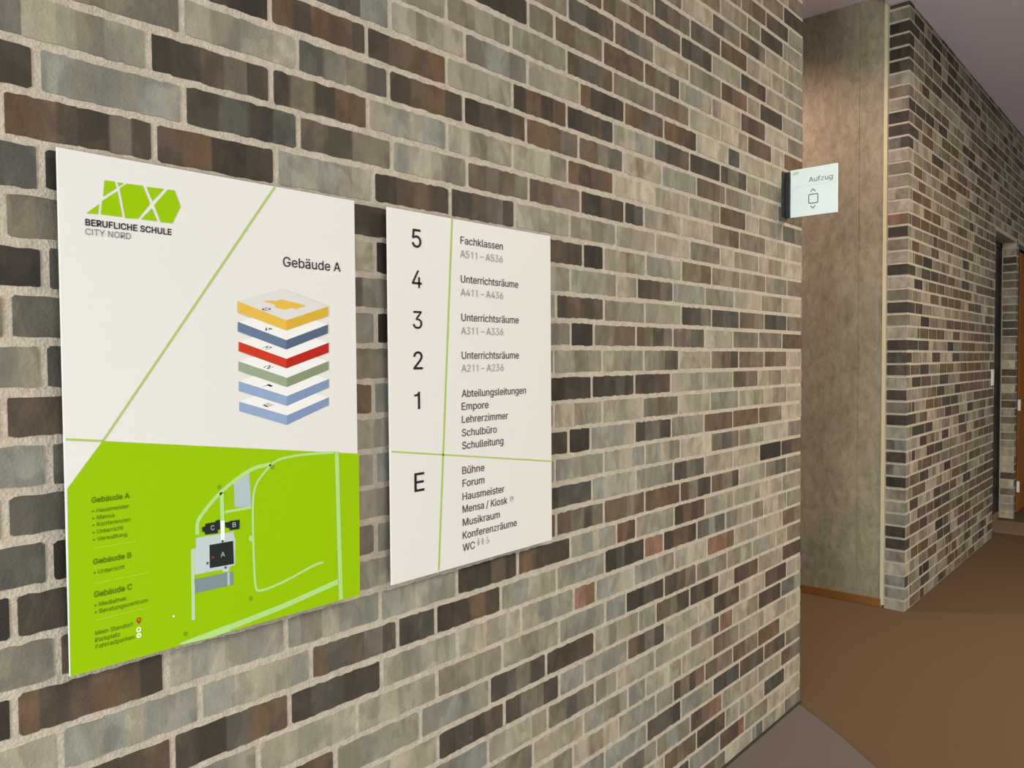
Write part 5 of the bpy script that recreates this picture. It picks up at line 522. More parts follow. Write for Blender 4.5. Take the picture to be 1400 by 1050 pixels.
POLYS = [
 (1, 'logo', 'lime', 1, [(0.0763, 0.8728), (0.0934, 0.8737), (0.096, 0.8621), (0.0733, 0.8434)]),
 (1, 'logo', 'lime', 1, [(0.0984, 0.8727), (0.1093, 0.8733), (0.1004, 0.8655)]),
 (1, 'logo', 'lime', 1, [(0.0713, 0.8358), (0.0978, 0.8569), (0.1055, 0.8114), (0.0686, 0.8115)]),
 (1, 'logo', 'lime', 1, [(0.0444, 0.81), (0.0663, 0.8294), (0.064, 0.8111)]),
 (1, 'logo', 'lime', 1, [(0.1144, 0.8731), (0.1428, 0.8741), (0.1558, 0.8427), (0.1331, 0.812), (0.1104, 0.8101), (0.1018, 0.8628)]),
 (1, 'logo', 'lime', 1, [(0.1496, 0.8731), (0.1826, 0.8743), (0.1602, 0.848)]),
 (1, 'logo', 'lime', 1, [(0.159, 0.835), (0.1683, 0.8119), (0.1381, 0.8116)]),
 (1, 'logo', 'lime', 1, [(0.1892, 0.8743), (0.2023, 0.8747), (0.2135, 0.8455), (0.1967, 0.8115), (0.1745, 0.8111), (0.1632, 0.8415)]),
 (1, 'green_field', 'lime', 1, [(0.0624, 0.4077), (0.6249, 0.3311), (0.6227, -0.0006), (0.0006, 0.0003), (0.0032, 0.3299)]),
 (1, 'rule', 'rule', 2, [(0.4138, 0.9152), (0.419, 0.9152), (0.0649, 0.4075), (0.0612, 0.4078)]),
 (1, 'rule', 'rule', 2, [(0.0029, 0.4175), (0.0624, 0.4095), (0.0624, 0.4059), (0.0028, 0.4139)]),
 (1, 'storey_E', 'roof', 0, [(0.3271, 0.4664), (0.4364, 0.4316), (0.544, 0.4665), (0.433, 0.4977)]),
 (1, 'storey_E', 'blue', 0, [(0.3271, 0.4664), (0.4364, 0.4316), (0.436, 0.4112), (0.3267, 0.447)]),
 (1, 'storey_E', 'blue2', 0, [(0.4364, 0.4316), (0.544, 0.4665), (0.5437, 0.4484), (0.436, 0.4112)]),
 (1, 'storey_1', 'roof', 0, [(0.3269, 0.508), (0.4371, 0.4731), (0.5447, 0.5076), (0.4327, 0.5391)]),
 (1, 'storey_1', 'blue', 0, [(0.3269, 0.508), (0.4371, 0.4731), (0.4367, 0.452), (0.3265, 0.4883)]),
 (1, 'storey_1', 'blue2', 0, [(0.4371, 0.4731), (0.5447, 0.5076), (0.5444, 0.4879), (0.4367, 0.452)]),
 (1, 'storey_2', 'roof', 0, [(0.3271, 0.5485), (0.4378, 0.5123), (0.5446, 0.5477), (0.432, 0.5806)]),
 (1, 'storey_2', 'sage', 0, [(0.3271, 0.5485), (0.4378, 0.5123), (0.4375, 0.4922), (0.3267, 0.5292)]),
 (1, 'storey_2', 'sage2', 0, [(0.4378, 0.5123), (0.5446, 0.5477), (0.5443, 0.528), (0.4375, 0.4922)]),
 (1, 'storey_3', 'roof', 0, [(0.3279, 0.5887), (0.4375, 0.5531), (0.5453, 0.5891), (0.4338, 0.6216)]),
 (1, 'storey_3', 'red', 0, [(0.3279, 0.5887), (0.4375, 0.5531), (0.4371, 0.5327), (0.3275, 0.5694)]),
 (1, 'storey_3', 'red2', 0, [(0.4375, 0.5531), (0.5453, 0.5891), (0.5449, 0.5668), (0.4371, 0.5327)]),
 (1, 'storey_4', 'roof', 0, [(0.327, 0.6288), (0.4375, 0.5932), (0.544, 0.6297), (0.4317, 0.6623)]),
 (1, 'storey_4', 'slate', 0, [(0.327, 0.6288), (0.4375, 0.5932), (0.4372, 0.5729), (0.3267, 0.6095)]),
 (1, 'storey_4', 'slate2', 0, [(0.4375, 0.5932), (0.544, 0.6297), (0.5437, 0.6101), (0.4372, 0.5729)]),
 (1, 'storey_5', 'roof5', 0, [(0.3279, 0.6704), (0.4383, 0.6354), (0.5447, 0.67), (0.4325, 0.7022)]),
 (1, 'storey_5', 'yellow', 0, [(0.3279, 0.6704), (0.4383, 0.6354), (0.4379, 0.6135), (0.3274, 0.6481)]),
 (1, 'storey_5', 'yellow2', 0, [(0.4383, 0.6354), (0.5447, 0.67), (0.5444, 0.6487), (0.4379, 0.6135)]),
 (1, 'storey_5c', 'yellow', 0, [(0.3837, 0.6733), (0.4025, 0.6764), (0.4145, 0.6754), (0.4268, 0.6792), (0.4551, 0.6753), (0.4878, 0.669), (0.4804, 0.6655), (0.4694, 0.6634), (0.4649, 0.66), (0.4495, 0.6625), (0.437, 0.6582), (0.4143, 0.6609), (0.4109, 0.6676)]),
 (1, 'site_map', 'plaza', 2, [(0.2355, 0.2035), (0.3086, 0.2021), (0.3132, 0.1839), (0.3114, 0.1333), (0.2991, 0.1327), (0.2981, 0.1233), (0.2848, 0.125), (0.2829, 0.1303), (0.2227, 0.1317), (0.22, 0.183), (0.2306, 0.184), (0.2298, 0.2027)]),
 (1, 'site_map', 'park', 2, [(0.3108, 0.3095), (0.3463, 0.3208), (0.3492, 0.2481), (0.3125, 0.2516)]),
 (1, '#site_map', 'road', 3, [(0.563, 0.3422), (0.5655, 0.1818), (0.5687, 0.0012)], 0.0112),
 (1, '#site_map', 'road', 3, [(0.5632, 0.0446), (0.4152, 0.0215), (0.2987, 0.0091)], 0.012),
 (1, 'site_map', 'road', 3, [(0.2989, 0.0164), (0.1939, 0.0056), (0.1961, 0.0013), (0.2585, -0.0019), (0.2986, 0.001)]),
 (1, '#site_map', 'road', 3, [(0.5554, 0.3408), (0.4673, 0.3442), (0.4098, 0.3397), (0.385, 0.3204), (0.3585, 0.2919), (0.3523, 0.2555), (0.3522, 0.1848), (0.3534, 0.1137), (0.3557, 0.0756), (0.3628, 0.0657), (0.4252, 0.0742), (0.5013, 0.0966), (0.5235, 0.0964)], 0.0052),
 (1, '#site_map', 'road', 3, [(0.3963, 0.3311), (0.3549, 0.3276), (0.3169, 0.3087), (0.28, 0.2848), (0.2481, 0.2536), (0.2324, 0.2338), (0.2338, 0.2094)], 0.008),
 (1, '#site_map', 'road', 3, [(0.2852, 0.286), (0.2857, 0.227)], 0.0088),
 (1, '#site_map', 'roadw', 4, [(0.2857, 0.2289), (0.2853, 0.1882)], 0.0088),
 (1, '#site_map', 'road', 3, [(0.2912, 0.2452), (0.3491, 0.2461)], 0.0056),
 (1, '#site_map', 'road2', 3, [(0.223, 0.1835), (0.222, 0.0428)], 0.0072),
 (1, '#site_map', 'road3', 4, [(0.5661, 0.3411), (0.5686, 0.1813), (0.5688, 0.0077)], 0.0024),
 (1, '#site_map', 'road3', 4, [(0.5554, 0.0433), (0.4151, 0.0206), (0.3028, 0.0095)], 0.0024),
 (1, 'site_map', 'bar', 3, [(0.2255, 0.1226), (0.3062, 0.1216), (0.3065, 0.0945), (0.2265, 0.0949)]),
 (1, 'site_map', 'park', 4, [(0.2936, 0.1216), (0.2993, 0.1215), (0.2992, 0.095), (0.2939, 0.095)]),
 (1, 'site_map', 'bldg', 5, [(0.2575, 0.1846), (0.3075, 0.1838), (0.3082, 0.1366), (0.2574, 0.1383)]),
 (1, 'site_map', 'bldg', 5, [(0.2428, 0.2227), (0.2494, 0.2231), (0.2495, 0.2283), (0.271, 0.2286), (0.271, 0.2312), (0.2798, 0.2317), (0.2806, 0.2126), (0.2754, 0.2112), (0.2753, 0.2052), (0.2491, 0.2067), (0.248, 0.2125), (0.2434, 0.2133)]),
 (1, 'site_map', 'bldg', 5, [(0.2908, 0.2243), (0.3009, 0.2238), (0.3009, 0.2253), (0.3227, 0.2249), (0.3219, 0.2056), (0.3006, 0.2066), (0.2999, 0.2113), (0.2918, 0.2138)]),
 (1, 'site_map', 'road', 4, [(0.3521, 0.1809), (0.3514, 0.1777), (0.3495, 0.1756), (0.3469, 0.1751), (0.3444, 0.1765), (0.3426, 0.1793), (0.342, 0.1827), (0.3427, 0.1859), (0.3446, 0.188), (0.3472, 0.1884), (0.3497, 0.1871), (0.3515, 0.1843)]),
 (1, 'site_map', 'mark', 4, [(0.2025, 0.0246), (0.2084, 0.0241), (0.2083, 0.0164), (0.2023, 0.0169)]),
 (1, 'site_map', 'mark', 4, [(0.3413, 0.0608), (0.3481, 0.0604), (0.348, 0.0521), (0.3412, 0.0526)]),
 (1, 'site_map', 'mark', 4, [(0.2772, 0.301), (0.2835, 0.3014), (0.2834, 0.2934), (0.277, 0.2931)]),
 (1, 'site_map', 'mark', 4, [(0.3962, 0.3279), (0.4033, 0.3284), (0.4031, 0.32), (0.396, 0.3196)]),
 (1, 'site_map', 'red', 6, [(0.2618, 0.1612), (0.2661, 0.1603), (0.264, 0.1551)]),
 (1, 'site_map', 'bldg', 6, [(0.251, 0.1516), (0.2541, 0.1514), (0.254, 0.1469), (0.2509, 0.1471)]),
 (1, 'site_map', 'bldg', 6, [(0.2833, 0.1897), (0.2865, 0.1895), (0.2864, 0.185), (0.2832, 0.1852)]),
 (1, 'site_map', 'bldg', 6, [(0.2887, 0.1352), (0.2919, 0.135), (0.2918, 0.1304), (0.2886, 0.1307)]),
 (2, 'rule', 'rule', 1, [(0.2118, 0.9174), (0.2176, 0.9174), (0.158, 0.0044), (0.1524, 0.0045)]),
 (2, 'rule', 'rule', 1, [(0.0039, 0.3286), (0.6241, 0.2415), (0.6241, 0.2375), (0.0038, 0.325)]),
]

# ---------------------------------------------------------------- brick walls
# Wall plane is y = WY, x runs along the wall away from the camera, z is height above the sign's lower edge.
WY = 0.025
CH = 0.084752          # course height
Z0 = -0.009348         # height of bed joint 0
MOD = 0.25426          # brick + head joint
FLOOR_Z, CEIL_Z = -1.185, 2.905
X_END = 3.349          # end of the near wall
X_PIER = 5.17          # start of the wall beyond the lift lobby
X_DOOR0, X_DOOR1, Z_HEAD = 8.08, 9.17, 1.74

PAL = dict(K=(50, 44, 36), D=(65, 57, 47), S=(79, 75, 66), B=(87, 73, 58), O=(99, 76, 56), R=(123, 93, 75),
           M=(110, 101, 86), G=(130, 123, 107), N=(125, 123, 111), L=(150, 141, 122), W=(167, 156, 134))
rng = random.Random(7)


class Wall:
    def __init__(self):
        self.V, self.F, self.C, self.M = [], [], [], []

    def quad(self, idx, col, m=0):
        self.F.append(idx)
        self.C.append(col)
        self.M.append(m)

    def slab(self, x0, x1, y0, y1, z0, z1, m=1):
        n = len(self.F)
        box_geo(x0, x1, y0, y1, z0, z1, self.V, self.F)
        self.C += [(0.3, 0.27, 0.22)] * (len(self.F) - n)
        self.M += [m] * (len(self.F) - n)

    def brick(self, frame, u0, u1, v0, v1, code, fine=True, join=(0, 0), flip=False):
        """one brick standing 4 mm proud of the mortar; code = firing colours from left to right"""
        o, ud, vd, nd = frame
        hj, bj = rng.uniform(0.006, 0.0082), rng.uniform(0.0070, 0.0095)
        a = u0 + (0 if join[0] else hj)
        b = u1 - (0 if join[1] else hj)
        t, s = v1 - bj + rng.uniform(-.0012, .0012), v0 + bj + rng.uniform(-.0012, .0012)
        if b - a < 0.012:
            return
        tone = rng.uniform(0.92, 1.08)
        if len(code) == 1 and (b - a) > 0.10:
            code = code * rng.choice((2, 3, 3, 4))
            jit = 0.07
        else:
            jit = 0.05
        nb = len(code)
        cuts = [a + (b - a) * i / nb for i in range(nb + 1)]
        for i in range(1, nb):
            cuts[i] += rng.uniform(-.28, .28) * (b - a) / nb
        bands = []
        for ch in code:
            k = tone * (1 + rng.uniform(-jit, jit))
            c = lin(PAL[ch])
            w = rng.uniform(-.03, .03)
            bands.append((c[0] * k * (1 + w), c[1] * k, c[2] * k * (1 - w)))
        mean = [sum(c[q] for c in bands) / nb for q in range(3)]
        bands = [tuple(c[q] * .66 + mean[q] * .34 for q in range(3)) for c in bands]
        us = []
        r0, r1 = rng.uniform(.003, .007), rng.uniform(.003, .007)
        step = 0.016 if fine else 0.3
        for i in range(nb):
            n = max(1, int((cuts[i + 1] - cuts[i]) / step))
            soft = rng.choice((.001, .003, .006))
            for j in range(n):
                x_ = cuts[i] + (cuts[i + 1] - cuts[i]) * j / n
                if j == 0 and i > 0:
                    us.append((x_ - soft, i - 1))
                    us.append((x_ + soft, i))
                else:
                    us.append((x_, i))
        us.append((b, nb - 1))
        pts = []
        for q, (u, i) in enumerate(us):
            if q == 0 and not join[0]:
                pts += [(u, r0 * .7, i), (u + r0 * .3, r0 * .25, i), (u + r0, 0, i)]
            elif q == len(us) - 1 and not join[1]:
                pts += [(u - r1, 0, i), (u - r1 * .3, r1 * .25, i), (u, r1 * .7, i)]
            else:
                pts.append((u, 0, i))
        e = 0.0019 if fine else 0.0004
        base = len(self.V)
        ins = 0.0016
        N = len(pts)
        for q, (u, ins_v, i) in enumerate(pts):
            tt = t - ins_v + rng.uniform(-e, e)
            ss = s + ins_v + rng.uniform(-e, e)
            du = (-ins if (q == 0 and not join[0]) else ins if (q == N - 1 and not join[1]) else 0)
            for (uu, vv, nn) in ((u + du, tt + ins, -.007), (u, tt, 0), (u, ss, 0), (u + du, ss - ins, -.007)):
                self.V.append((o[0] + ud[0] * uu + nd[0] * nn, o[1] + ud[1] * uu + nd[1] * nn, o[2] + vv))
        for q in range(N - 1):
            c, d = bands[pts[q][2]], bands[pts[q + 1][2]]
            p, n = base + 4 * q, base + 4 * q + 4
            for k in range(3):
                self.quad((p + k, p + k + 1, n + k + 1, n + k), (c, c, d, d))
        if not join[0]:
            self.quad((base + 3, base + 2, base + 1, base), bands[0])
        p = base + 4 * (N - 1)
        if not join[1]:
            self.quad((p, p + 1, p + 2, p + 3), bands[-1])

    def build(self, name):
        o = mesh_obj(name, self.V, self.F, [M_BRICK, M_MORTAR, M_DARK], None, self.M)
        me = o.data
        ca = me.color_attributes.new('Col', 'FLOAT_COLOR', 'CORNER')
        flat = []
        for p, c in zip(self.F, self.C):
            if isinstance(c[0], tuple):
                for cc in c:
                    flat += [cc[0], cc[1], cc[2], 1.0]
            else:
                flat += [c[0], c[1], c[2], 1.0] * len(p)
        ca.data.foreach_set('color', flat)
        return struct(o)


RANDOM_CODES = ['GLG', 'NGL', 'M', 'BM', 'DBD', 'KD', 'LG', 'BMB', 'SG', 'G', 'OBD', 'LMG', 'DS', 'GM']


def joint_z(k):
    return Z0 + CH * k


def split_fill(x0, x1, code_fn, out):
    """fill x0..x1 with stretchers (and a header where the rest is short)"""
    n = max(1, round((x1 - x0) / MOD))
    if (x1 - x0) / MOD < 0.72:
        n = 1
    for i in range(n):
        out.append((x0 + (x1 - x0) * i / n, x0 + (x1 - x0) * (i + 1) / n, code_fn()))


FRONT = ((0, WY, 0), (1, 0, 0), (0, 0, 1), (0, -1, 0))

# ---- near wall, bricks laid as in the photograph
wl = Wall()
X_START = -2.2
for k in range(-14, 35):
    z0, z1 = max(joint_z(k), FLOOR_Z - .004), min(joint_z(k + 1), CEIL_Z + .006)
    if z1 - z0 < 0.03:
        continue
    ent = []
    if k in ROWS:
        t = ROWS[k].split()
        ent = [(X_END if t[i] == 'end' else float(t[i]), t[i + 1]) for i in range(0, len(t), 2)]
    else:
        ent = [(X_END - (0.17 if k % 2 else 0.24), 'G'), (X_END, rng.choice(RANDOM_CODES))]
    x = ent[0][0] - MOD
    bricks = []
    left = []
    xx = x
    while xx > X_START:
        w = MOD if rng.random() > .12 else MOD / 2
        left.append((xx - w, xx, rng.choice(RANDOM_CODES)))
        xx -= w
    bricks += left
    prev = x
    for xe, code in ent:
        if xe - prev > MOD * 1.36:
            n = round((xe - prev) / MOD)
            c_ = [code] + [rng.choice(RANDOM_CODES) for _ in range(12)]
            lo = prev
            it = iter(c_)
            split_fill(prev, xe, lambda: next(it), bricks)
        else:
            bricks.append((prev, xe, code))
        prev = xe
    for (a, b, code) in bricks:
        wl.brick(FRONT, a, b, z0, z1, code, fine=a < 2.2, join=(0, 1 if abs(b - X_END) < 1e-6 else 0))
# end return of the near wall (faces the lift lobby)
SIDE_NEAR = ((X_END, WY, 0), (0, 1, 0), (0, 0, 1), (1, 0, 0))
for k in range(-14, 35):
    z0, z1 = max(joint_z(k), FLOOR_Z), min(joint_z(k + 1), CEIL_Z)
    if z1 - z0 > 0.03:
        wl.brick(SIDE_NEAR, 0, .13, z0, z1, rng.choice(RANDOM_CODES), fine=False, join=(1, 0))
wl.slab(X_START - .2, X_END - .004, WY + .0014, 0.165, FLOOR_Z, CEIL_Z + 0.1)
wall_left = wl.build('wall_left')

# ---- wall beyond the lobby: end pier, long face, door reveal, wall above the door
PIER = dict(zip(range(34, -15, -1), ['D', 'GM', 'KD', 'D', 'KD', 'KS', 'GL', 'M', 'LM', 'KD', 'D', 'MD', 'L', 'M', 'G', 'LM', 'L', 'RO', 'D', 'M', 'L',
                                     'D', 'L', 'M', 'D', 'M', 'LG', 'D', 'DS', 'DB', 'GL', 'D', 'M', 'KD', 'NG', 'SN', 'D', 'SG', 'KD', 'GM', 'G', 'G', 'D', 'D',
                                     'GM', 'L', 'N', 'G', 'L']))
LIGHT_CODES = ['LM', 'M', 'GM', 'ML', 'LG', 'MG', 'GL', 'MB']
MIX_CODES = ['M', 'GM', 'ML', 'MB', 'BM', 'B', 'DB', 'LM']
SIDE_PIER = ((X_PIER, WY, 0), (0, 1, 0), (0, 0, 1), (-1, 0, 0))
wr = Wall()
X_FAR = 12.6
for k in range(-14, 35):
    z0, z1 = max(joint_z(k), FLOOR_Z - .004), min(joint_z(k + 1), CEIL_Z + .006)
    if z1 - z0 < 0.03:
        continue
    pc = PIER[k]
    wr.brick(SIDE_PIER, 0, 0.132, z0, z1, pc[::-1], fine=False, join=(1, 0))
    # corner brick keeps its colour round the corner
    xs = X_PIER + (0.118 if k % 2 else 0.118 + MOD / 2 if k % 4 == 0 else 0.118)
    lst = []
    dk = []
    if k in DARKS:
        t = DARKS[k].split()
        dk = [(float(t[i]), float(t[i + 1]), t[i + 2]) for i in range(0, len(t), 3)]
    prev = X_PIER
    if not dk or dk[0][0] > X_PIER + .16:
        lst.append((X_PIER, xs, pc[-1]))
        prev = xs
    for (a, b, c) in dk:
        a = max(a, prev)
        if b - a < .05:
            continue
        if a - prev > 0.05:
            split_fill(prev, a, lambda: rng.choice(LIGHT_CODES), lst)
        else:
            a = prev
        split_fill(a, b, lambda: c, lst)
        prev = b
    while prev < X_FAR:
        w = rng.choice((MOD, MOD, MOD, MOD / 2))
        lst.append((prev, prev + w, rng.choice(MIX_CODES)))
        prev += w
    for (a, b, c) in lst:
        if z0 < Z_HEAD - .02:                  # door openings
            if a < X_DOOR0 < b:
                b = X_DOOR0
            if a < X_DOOR1 < b:
                a = X_DOOR1
            if (a >= X_DOOR0 - 1e-6 and b <= X_DOOR1 + 1e-6):
                continue
            if a < 9.30 < b:
                b = 9.30
            if a < 10.35 < b:
                a = 10.35
            if a >= 9.30 - 1e-6 and b <= 10.35 + 1e-6:
                continue
        if a < 6.41 < b and k <= -1:           # brick-clad hatch: cut bricks
            wr.brick(FRONT, a, 6.41, z0, z1, c, fine=False)
            a = 6.41
        if a < 6.95 < b and k <= 0:
            wr.brick(FRONT, a, 6.95, z0, z1, c, fine=False)
            a = 6.95
        wr.brick(FRONT, a, b, z0, z1, c, fine=False, join=(1 if abs(a - X_PIER) < 1e-6 else 0, 0))
SIDE_JAMB = ((X_DOOR1, WY, 0), (0, 1, 0), (0, 0, 1), (-1, 0, 0))
for k in range(-14, 20):  # lower courses paler: light falling on the jamb is put into brick colours
    z0, z1 = max(joint_z(k), FLOOR_Z), min(joint_z(k + 1), Z_HEAD)
    if z1 - z0 > 0.03:
        wr.brick(SIDE_JAMB, 0, .128, z0, z1, rng.choice(['G', 'L', 'D', 'M', 'S', 'G'] if k > 5 else ['L', 'W', 'W', 'B', 'L', 'W', 'M']), fine=False, join=(1, 0))
MY = WY + .0014
wr.slab(X_PIER + .003, X_DOOR0, MY, 0.157, FLOOR_Z, CEIL_Z + .1)
wr.slab(X_DOOR0, X_DOOR1, MY, 0.157, Z_HEAD, CEIL_Z + .1)
wr.slab(X_DOOR1 + .003, 9.30, MY, 0.157, FLOOR_Z, CEIL_Z + .1)
wr.slab(9.30, 10.35, MY, 0.157, Z_HEAD, CEIL_Z + .1)
wr.slab(10.35, X_FAR + .2, MY, 0.157, FLOOR_Z, CEIL_Z + .1)
wr.slab(6.407, 6.413, WY - .0005, WY + .02, FLOOR_Z, joint_z(0), 2)
wr.slab(6.947, 6.953, WY - .0005, WY + .02, FLOOR_Z, joint_z(1), 2)
wall_right = wr.build('wall_right')

# ---- room shell
LOB_Y = 2.4
REC_Z = 2.99
struct(boxes('floor', [(-6, 13, -10, LOB_Y + .2, FLOOR_Z - .2, FLOOR_Z)], M_FLOOR))
struct(boxes('floor', [(8.33, 9.0, -4.0, 0.157, FLOOR_Z, FLOOR_Z + .004)], M_FLOOR2))
gz = [(X_END - .01, WY + .02), (3.12, -0.25), (2.86, -0.54), (1.9, -1.62), (0.6, -2.9), (-5.9, -2.9), (-5.9, WY + .02)]  # lobby lamp's shadow edge at the wall corner, drawn in as a grey area
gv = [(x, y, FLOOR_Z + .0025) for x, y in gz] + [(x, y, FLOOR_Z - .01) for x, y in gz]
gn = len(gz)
struct(mesh_obj('floor', gv, [tuple(range(gn))] + [(i, (i + 1) % gn, gn + (i + 1) % gn, gn + i) for i in range(gn)], M_FLOOR_SHADE))
struct(boxes('ceiling', [(-6, 13, -4.6, WY + .12, CEIL_Z, CEIL_Z + .35)], M_CEIL))
struct(boxes('ceiling', [(X_END - .1, X_PIER + .1, WY + .12, LOB_Y + .2, REC_Z, REC_Z + .2)], M_CEIL))
# concrete lift shaft: two panels with an open joint, floor to lobby ceiling
cv = [(X_PIER, X_PIER + .3, 0.182, 0.336, FLOOR_Z + .06, REC_Z), (X_PIER, X_PIER + .3, 0.340, LOB_Y, FLOOR_Z + .06, REC_Z),
      (X_PIER + .002, X_PIER + .3, 0.17, LOB_Y, FLOOR_Z, REC_Z)]
struct(boxes('wall_back', cv, M_CONC))
struct(boxes('wall_back', [(X_END - .4, X_PIER + .3, LOB_Y, LOB_Y + .2, FLOOR_Z, REC_Z)], M_CONC))
struct(boxes('wall_back', [(X_START - .2, X_END - .003, 0.165, 0.42, FLOOR_Z, REC_Z)], M_CONC))
struct(boxes('wall_right_backing', [(X_PIER + .3, 13, 0.4, 0.5, FLOOR_Z, CEIL_Z)], M_CONC)).name = 'wall_back'
struct(boxes('trim_1', [(X_PIER - .004, X_PIER + .05, 0.158, 0.181, FLOOR_Z + .02, REC_Z)], M_BEAD))
struct(boxes('baseboard_back', [(X_PIER - .012, X_PIER + .01, 0.176, LOB_Y, FLOOR_Z, FLOOR_Z + .062)], M_WOODB, bevel=.003))
struct(boxes('trim_2', [(X_START, X_END, WY - .012, WY + .02, FLOOR_Z, FLOOR_Z + .006)], M_DARK))

# ---- black door set back in the brick opening
d1 = struct(empty('door_1', (X_DOOR0, 0.157, FLOOR_Z)))
boxes('door_leaf', [(X_DOOR0 + .06, X_DOOR1 - .06, 0.165, 0.21, FLOOR_Z + .07, Z_HEAD - .06)], M_BLACK, d1, .004)
boxes('door_frame', [(X_DOOR0, X_DOOR0 + .06, 0.157, 0.24, FLOOR_Z, Z_HEAD), (X_DOOR1 - .06, X_DOOR1 + .003, 0.157, 0.24, FLOOR_Z + .07, Z_HEAD),
                     (X_DOOR0, X_DOOR1, 0.157, 0.24, Z_HEAD - .06, Z_HEAD)], M_BLACK, d1)
boxes('threshold', [(X_DOOR0, X_DOOR1 + .003, 0.157, 0.25, FLOOR_Z, FLOOR_Z + .07)], M_FLOOR2, d1)
boxes('door_handle', [(X_DOOR0 + .1, X_DOOR0 + .115, 0.125, 0.165, -.14, -.125), (X_DOOR0 + .1, X_DOOR0 + .23, 0.12, 0.135, -.142, -.122)], M_METAL, d1, .003)

# ---- wooden door further along
d2 = struct(empty('door_2', (9.30, WY, FLOOR_Z)))
planks = []
n_pl = 9
for i in range(n_pl):
    w = (10.30 - 9.34) / n_pl
    planks.append((9.34 + w * i + .0015, 9.34 + w * (i + 1) - .0015, WY - .012, WY + .03, FLOOR_Z + .05, Z_HEAD - .09))
boxes('door_leaf', planks, M_WOOD, d2, .002)
boxes('door_frame', [(9.303, 9.335, WY + .0, WY + .11, FLOOR_Z, Z_HEAD), (10.305, 10.347, WY, WY + .11, FLOOR_Z, Z_HEAD), (9.303, 10.347, WY, WY + .11, Z_HEAD - .05, Z_HEAD)], M_BLACK, d2)
boxes('threshold', [(9.303, 10.347, WY + .03, WY + .11, FLOOR_Z, FLOOR_Z + .05)], M_FLOOR2, d2)
for zz in (0.02, -0.86):
    boxes('hinge', [(9.318, 9.336, WY - .03, WY - .002, zz - .06, zz + .06)], M_METAL, d2, .004)

# ---- small white plate on the bricks by the black doorway
pl = boxes('wall_plate', [(7.93, 8.01, WY - .012, WY + .001, 0.27, 0.42)], M_METAL, None, .003)
tag(pl, 'small white upright plate on the bricks beside the black doorway', 'wall plate')

# ---------------------------------------------------------------- signs


def text_geo(body, bold=False):
    V, F, x = [], [], 0
    for ch in body:
        adv, vs, fs = GLYPHS[('b' if bold else 'r') + ch]
        i = len(V)
        for t in vs.split():
            a, b = t.split(',')
            V.append(((x + int(a)) / 1000, int(b) / 1000))
        F += [tuple(i + int(q) for q in t.split(',')) for t in fs.split()]
        x += adv
    return V, F


CAP_H = 0.509


class Print:
    """flat printed shapes collected in sign coordinates (u right, v up)"""

    def __init__(self):
        self.V, self.F = [], []

    def text(self, body, bold, u, v, width, cap):
        V, F = text_geo(body, bold)
        x0 = min(p[0] for p in V)
        x1 = max(p[0] for p in V)
        sx = width / (x1 - x0)
        sy = cap / CAP_H
        i = len(self.V)
        self.V += [(u + (p[0] - x0) * sx, v + p[1] * sy) for p in V]
        self.F += [tuple(i + a for a in f) for f in F]

    def text_affine(self, body, ou, ov, ru, rv, uu, uv):
        V, F = text_geo(body, False)
        x0, x1 = min(p[0] for p in V), max(p[0] for p in V)
        h = CAP_H
        i = len(self.V)
        for p in V:
            a, b = (p[0] - (x0 + x1) / 2) / (x1 - x0), (p[1] - h / 2) / h
            self.V.append((ou + ru * a + uu * b, ov + rv * a + uv * b))
        self.F += [tuple(i + a for a in f) for f in F]

    def poly(self, pts):
        i = len(self.V)
        self.V += list(pts)
        self.F.append(tuple(range(i, i + len(pts))))

    def line(self, pts, w, closed=False):
        pts = [Vector(p) for p in pts]
        n = len(pts)
        L, R = [], []
        for q in range(n):
            if closed:
                a, b = pts[q - 1], pts[(q + 1) % n]
            else:
                a, b = pts[max(q - 1, 0)], pts[min(q + 1, n - 1)]
            d1 = (pts[q] - a).normalized() if (pts[q] - a).length > 1e-9 else (b - pts[q]).normalized()
            d2 = (b - pts[q]).normalized() if (b - pts[q]).length > 1e-9 else d1
            d = (d1 + d2).normalized()
            nn = Vector((-d.y, d.x))
            m = 1.0 / max(0.5, nn.dot(Vector((-d1.y, d1.x))))
            L.append(pts[q] + nn * w / 2 * m)
            R.append(pts[q] - nn * w / 2 * m)
        i = len(self.V)
        self.V += [tuple(p) for p in L] + [tuple(p) for p in R]
        for q in range(n if closed else n - 1):
            r = (q + 1) % n
            self.F.append((i + q, i + r, i + n + r, i + n + q))

    def disc(self, u, v, r, ry=None, n=16):
        ry = ry or r
        self.poly([(u + r * math.cos(2 * math.pi * q / n), v + ry * math.sin(2 * math.pi * q / n)) for q in range(n)])

    def build(self, name, col, place, lay, parent, label=None):
        V = [place(u, v, lay) for (u, v) in self.V]
        F = []
        for f in self.F:          # keep every face turned towards the viewer
            s = 0
            for a in range(len(f)):
                p, q = self.V[f[a]], self.V[f[(a + 1) % len(f)]]
                s += p[0] * q[1] - q[0] * p[1]
            F.append(f if s > 0 else tuple(reversed(f)))
        o = mesh_obj(name, V, F, ink(col), parent)
        if label:
            o['label'] = label
        return o


def on_wall(ox):
    return lambda u, v, lay: (ox + u, -0.0003 - 0.00022 * lay, v)


BW, BH = 0.6218, 0.9167
X2 = 0.7185


def board(name, ox, label, group=None):
    e = empty(name, (ox + BW / 2, WY, 0.0))
    tag(e, label, 'sign')
    boxes('panel', [(ox, ox + BW, 0.0, 0.005, 0.0, BH)], M_WHITE, e, .0006)
    for (u, v) in ((.09, .12), (BW - .09, .12), (.09, BH - .12), (BW - .09, BH - .12)):
        boxes('wall_mount', [(ox + u - .03, ox + u + .03, 0.005, WY + .004, v - .03, v + .03)], M_BRACKET, e)
    return e


